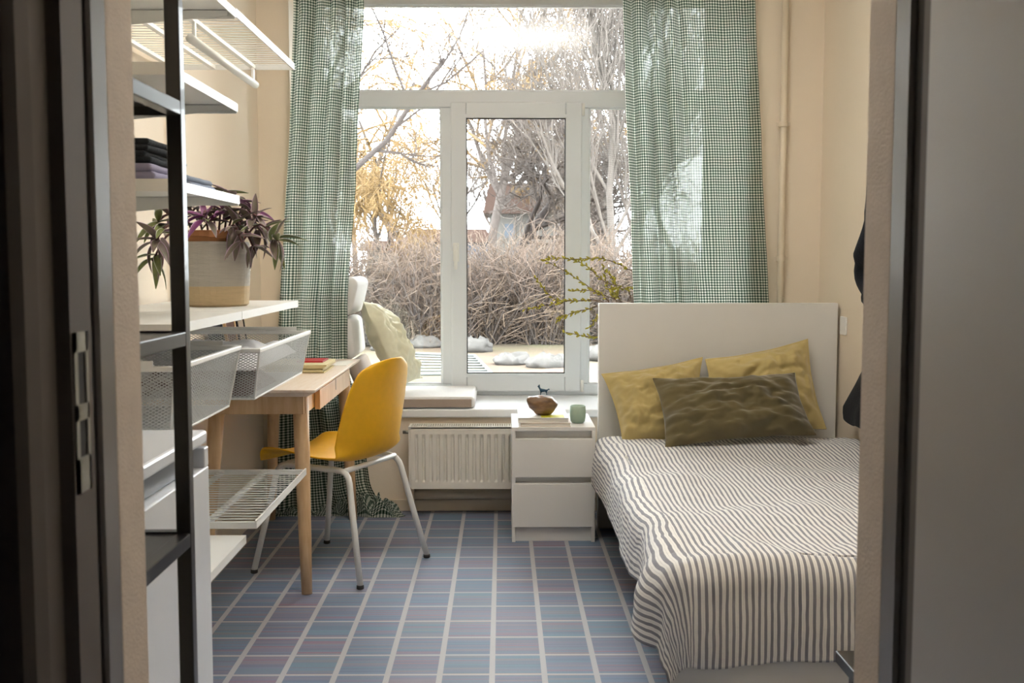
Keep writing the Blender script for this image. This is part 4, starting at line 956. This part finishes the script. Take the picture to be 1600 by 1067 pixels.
half = [(0.53, 0.52), (0.57, 0.54), (0.66, 0.43), (0.78, 0.28), (1.0, 0.22), (1.30, 0.23), (1.48, 0.22), (1.56, 0.15), (1.64, 0.06), (1.70, 0.05)]
def coatf(u, v):
    z = lerp(0.53, 1.70, v); hw = interp(half, z); a = 2 * PI * u
    fl = 1 + 0.10 * math.sin(a * 5 + z * 3) * (1 - v)
    return (1.432 + 0.052 * math.sin(a) * fl * (0.6 + 0.4 * (1 - v)) + 0.006 * fbm((u * 6, z * 6, 1)), 3.80 + hw * math.cos(a) * fl + 0.008 * fbm((u * 5, z * 5, 4)), z + 0.01 * math.sin(a * 4) * (1 - v))
cm = MB().grid(coatf, 72, 50); cm.build('body', 'fleece_navy', coat, smooth=True, weld=True)
for s_ in (1, -1):
    P = smoothpath([(1.425, 3.80 + s_ * 0.18, 1.52), (1.42, 3.80 + s_ * 0.21, 1.33), (1.415, 3.80 + s_ * 0.345, 1.145), (1.42, 3.80 + s_ * 0.20, 1.03)], 6)
    MB().tube(P, [0.05] * 6 + [0.045] * 5 + [0.03] * 6 + [0.045, 0.04], 14).build('sleeve', 'fleece_navy', coat, smooth=True)
hk = thing('coat_hook', 'steel wall hook holding the navy coat', 'hook', (XR, 3.80, 1.70))
MB().box(XR - 0.006, XR, 3.785, 3.815, 1.69, 1.76).build('plate', 'steel', hk); MB().tube(smoothpath([(XR - 0.004, 3.80, 1.71), (XR - 0.05, 3.80, 1.69), (XR - 0.065, 3.80, 1.725)], 5), 0.006, 8).build('hook', 'steel', hk, smooth=True)
tc_ = at(1305, 1016, z=0.45)
tb = thing('side_table', 'low black metal side table by the foot of the bed', 'table', (tc_.x + 0.2, tc_.y - 0.25, 0))
tx0, tx1, ty0, ty1 = tc_.x, min(tc_.x + 0.45, XR - 0.05), max(YD1 + 0.03, tc_.y - 0.5), tc_.y
B('table_top', 'black_metal', tb, tx0, tx1, ty0, ty1, 0.428, 0.45, 0.002)
for x in (tx0 + 0.02, tx1 - 0.04):
    for y in (ty0 + 0.02, ty1 - 0.04): B('leg', 'black_metal', tb, x, x + 0.02, y, y + 0.02, 0, 0.428, 0.001)

# ------------------------------------------------------------------ garden outside
GZ = -0.2
def gfn(u, v):
    x = lerp(-30, 30, u); y = lerp(YO + 0.05, 75, v ** 1.6)
    return (x, y, GZ + 0.05 * fbm((x * 0.6, y * 0.6, 3), 3) * min(1, (y - 6) / 4 if y > 6 else 0))
g = MB().grid(gfn, 90, 90).build('ground', 'grass_dry', smooth=True); struct(g)
def branch(mb, rnd, p, d, L, r, lvl, P, depth):
    n = 4 if lvl < 2 else 3; pts = [p.copy()]; q = p.copy(); dd = d.copy()
    for i in range(n):
        dd = (dd + Vector((rnd.gauss(0, 1), rnd.gauss(0, 1), rnd.gauss(0, 1))) * P['wander'] + Vector((0, 0, P['lift'] if lvl < P['hang'] else -P['droop']))).normalized()
        q = q + dd * (L / n); pts.append(q.copy())
    rs = [lerp(r, r * 0.55, i / n) for i in range(n + 1)]
    mb[0 if lvl < 2 else 1].tube(pts, rs, 6 if lvl == 0 else (4 if lvl == 1 else 3), cap=False)
    if lvl >= depth: return
    for k in range(P['kids'][min(lvl, len(P['kids']) - 1)]):
        t = rnd.uniform(P['t0'] if lvl == 0 else 0.2, 1.0); i = min(int(t * n), n - 1); b0 = pts[i].lerp(pts[i + 1], t * n - i)
        ax = (pts[i + 1] - pts[i]).normalized(); pr_ = ax.orthogonal().normalized(); pr_.rotate(Matrix.Rotation(rnd.uniform(0, 6.28), 3, ax))
        nd = (ax * P['along'] + pr_ * rnd.uniform(0.6, 1.1)).normalized()
        branch(mb, rnd, b0, nd, L * rnd.uniform(*P['ratio']), max(rs[i] * P['rr'], P['rmin']), lvl + 1, P, depth)
def tree(label, base, h, r, mats, seedv, depth=4, lean=(0, 0, 1), cat='tree', group='bare trees beyond the hedge', **kw):
    P = dict(wander=0.16, lift=0.10, droop=0.05, hang=9, kids=(6, 6, 6, 5), t0=0.3, along=0.8, ratio=(0.45, 0.7), rr=0.55, rmin=0.007); P.update(kw)
    t = thing('tree' if cat == 'tree' else 'bush', label, cat, base, group); mb = [MB(), MB()]; rnd = random.Random(seedv)
    branch(mb, rnd, Vector(base), Vector(lean).normalized(), h, r, 0, P, depth)
    mb[0].build('trunk', mats[0], t, smooth=True); o = mb[1].build('twigs', mats[1], t); o['kind'] = 'stuff'
    return t
def gp(u, y, z=GZ): p = at(u, 500, y=y); return Vector((p.x, y, z))
tree('gnarled dark tree with a wide crown behind the hedge', gp(800, 27), 3.8, 0.17, ('bark_dark', 'bark_grey'), 3, depth=5, rmin=0.009, wander=0.24, kids=(9, 7, 5, 4, 3), t0=0.45, ratio=(0.5, 0.8), along=0.55)
tree('golden weeping willow standing left of the gnarled tree', gp(650, 34), 7.6, 0.17, ('bark_grey', 'twig_gold'), 5, depth=5, hang=2, droop=0.30, rr=0.62, kids=(9, 7, 6, 4, 3), t0=0.3, ratio=(0.42, 0.66), rmin=0.011)
tree('golden willow bush with drooping shoots behind the shed side', gp(590, 27), 3.0, 0.09, ('bark_grey', 'twig_gold'), 6, depth=5, hang=2, droop=0.2, kids=(9, 6, 6, 4, 3), t0=0.2, rmin=0.009)
tree('tall golden willow whose crown rises over the gnarled tree', gp(765, 40), 10.0, 0.2, ('bark_grey', 'twig_gold'), 8, depth=5, hang=3, droop=0.16, rr=0.66, kids=(8, 7, 6, 4, 3), t0=0.35, along=0.9, rmin=0.013)
tree('near bare tree with dark limbs reaching over the hedge', gp(480, 16), 6.6, 0.12, ('bark_dark', 'bark_dark'), 13, depth=5, wander=0.2, lean=(0.16, 0, 1), kids=(9, 6, 5, 4, 2), t0=0.3, ratio=(0.42, 0.62), rmin=0.006)
tree('slim pale birch with upright twigs', gp(955, 22), 5.6, 0.09, ('twig_pale', 'twig_pale'), 15, depth=4, along=1.6, lift=0.2, kids=(14, 8, 6, 4), t0=0.1, rmin=0.008)
tree('slender grey birch leaning beside the pale one', gp(1010, 25), 7.0, 0.10, ('bark_grey', 'twig_pale'), 16, depth=4, along=1.6, lift=0.2, kids=(14, 8, 6, 4), t0=0.1, rmin=0.008)
for i, (u, y, h) in enumerate(((560, 50, 7), (700, 52, 6.5), (850, 48, 6.5), (920, 40, 5.5), (1060, 45, 8), (430, 45, 8), (620, 56, 6), (790, 58, 6.5))):
    tree('hazy grey tree far behind the houses', gp(u, y), h * 0.8, 0.14, ('bark_grey', 'twig_pale'), 30 + i, depth=4, kids=(8, 6, 5, 4), along=1.1, lift=0.16, t0=0.2, rmin=0.012, group='far grey trees')
rb = random.Random(21)
def bush(label, x, y, h, wdt, n, seedv, mat='twig_red'):
    t = thing('bush', label, 'bush', (x, y, GZ), 'bare bushes of the hedge'); rnd = random.Random(seedv); m = MB(); m2 = MB()
    for k in range(n):
        a = rnd.uniform(0, 6.28); rr_ = wdt * 0.5 * math.sqrt(rnd.random()); b0 = Vector((x + rr_ * math.cos(a), y + rr_ * 0.7 * math.sin(a), GZ))
        d = Vector((math.cos(a) * 0.5 * rnd.random() + rnd.gauss(0, .25), math.sin(a) * 0.4 * rnd.random() + rnd.gauss(0, .2), 1)).normalized(); L = h * rnd.uniform(0.55, 1.05); pts = [b0]
        for i in range(4): d = (d + Vector((rnd.gauss(0, .18), rnd.gauss(0, .18), -0.04 * i))).normalized(); pts.append(pts[-1] + d * L / 4)
        m2.tube(pts, [0.011, 0.009, 0.007, 0.006, 0.004], 3, cap=False)
        for q in range(6):
            i = rnd.randint(0, 3); p_ = pts[i].lerp(pts[i + 1], rnd.random()); d2 = (d + Vector((rnd.gauss(0, .8), rnd.gauss(0, .8), rnd.gauss(0, .5)))).normalized(); p2 = p_ + d2 * L * 0.18; d3 = (d2 + Vector((rnd.gauss(0, .5), rnd.gauss(0, .5), rnd.gauss(0, .4)))).normalized()
            m.tube([p_, p2, p2 + d3 * L * 0.16], [0.006, 0.005, 0.003], 3, cap=False)
    m2.build('stems', 'bark_grey', t)['kind'] = 'stuff'; o = m.build('twigs', mat, t); o['kind'] = 'stuff'
bl = ['thicket of bare reddish twigs in the hedge across the garden']
for i, (u, y, h) in enumerate(((470, 18.5, 1.7), (540, 17.6, 1.8), (600, 18.2, 1.75), (655, 17.4, 1.7), (700, 18.4, 1.85), (750, 17.5, 1.8), (800, 18.2, 1.9), (850, 17.4, 1.85), (905, 18.0, 1.8), (960, 17.8, 1.8), (1020, 18.3, 1.7), (1090, 18.0, 1.8))):
    p_ = gp(u, y); bush(bl[0], p_.x, y, h, 1.1, 210, 50 + i)
def building(label, x0, x1, y, h, wallm, wins, roof_h, door=None):
    t = thing('house', label, 'building', ((x0 + x1) / 2, y, GZ)); MB().box(x0, x1, y, y + 5, GZ, GZ + h).build('wall', wallm, t)
    MB().prism([(x0 - 0.3, GZ + h), (x1 + 0.3, GZ + h), (x1 + 0.0, GZ + h + roof_h), (x0 + 0.0, GZ + h + roof_h)], 'y', y - 0.3, y + 5.3).build('roof', 'roof_brown', t)
    for (a, b_, c, d) in wins:
        f = MB().box(a, b_, y - 0.05, y, c, d).build('window', 'plaster_white', t); MB().box(a + 0.08, b_ - 0.08, y - 0.06, y - 0.05, c + 0.08, d - 0.08).build('pane', 'glass_dark', f)
p0, p1 = gp(575, 38), gp(640, 38)
building('low white shed behind the left bushes', p0.x, p1.x, 38, 1.75, 'plaster_white', [(lerp(p0.x, p1.x, a), lerp(p0.x, p1.x, a) + 0.35, GZ + 0.5, GZ + 1.4) for a in (0.1, 0.4, 0.7)], 0.35)
p0, p1 = gp(642, 41), gp(760, 41)
building('pale blue house with a brown roof between the trees', p0.x, p1.x, 41, 2.1, 'plaster_blue', [(lerp(p0.x, p1.x, a), lerp(p0.x, p1.x, a) + 0.6, GZ + 0.8, GZ + 1.6) for a in (0.15, 0.6)], 0.5)
p0, p1 = gp(765, 50), gp(950, 50)
building('white house with gable windows behind the gnarled tree', p0.x, p1.x, 50, 3.6, 'plaster_white', [(gp(786, 50).x, gp(806, 50).x, GZ + 2.4, GZ + 3.2), (gp(860, 50).x, gp(880, 50).x, GZ + 1.0, GZ + 2.0), (gp(786, 50).x, gp(806, 50).x, GZ + 1.0, GZ + 2.0)], 1.4)
# rocks, fence panel lying on the grass
rr = random.Random(9)
for i, (u, v, s_, lab) in enumerate(((860, 575, 0.30, 'flat pale rock lying on the grass seen through the sash'), (800, 570, 0.26, 'low pale rock between the fence panel and the flat rock'), (662, 543, 0.30, 'rounded pale stone block at the hedge foot'), (738, 548, 0.34, 'squarish pale stone between hedge and fence panel'), (608, 546, 0.28, 'pale boulder behind the lime pillow'), (940, 560, 0.3, 'small pale rock near the garden birches'))):
    p_ = at(u, v, z=GZ); m = MB().ellipsoid((0, 0, 0), 1, 1, 1, nu=20, nv=14)
    m.v = [(p_.x + q[0] * s_ * (1 + .45 * fbm((q[0] * 1.8 + i, q[1] * 1.8, q[2]))), p_.y + q[1] * s_ * 0.8, GZ + max(-0.03, (q[2] * 0.38 + 0.18) * s_ * (1 + .6 * fbm((q[0] * 3, q[1] * 3 + i, q[2]))))) for q in m.v]
    tag(m.build('rock', 'rock_pale', smooth=True), lab, 'rock')
fp_ = thing('fence_panel', 'galvanised metal fence panel lying on the garden grass', 'fence panel', (-1.0, 14.5, GZ))
A, Bq, Cq, Dq = at(610, 585, z=GZ + 0.08), at(768, 583, z=GZ + 0.08), at(742, 556, z=GZ + 0.08), at(640, 552, z=GZ + 0.08)
for a, b_ in ((A, Bq), (Bq, Cq), (Cq, Dq), (Dq, A)): MB().tube([a, b_], 0.024, 8).build('frame_tube', 'galvanised', fp_, smooth=True)
for k in range(1, 7): MB().tube([A.lerp(Dq, k / 7), Bq.lerp(Cq, k / 7)], 0.014, 6).build('bar', 'galvanised', fp_, smooth=True)
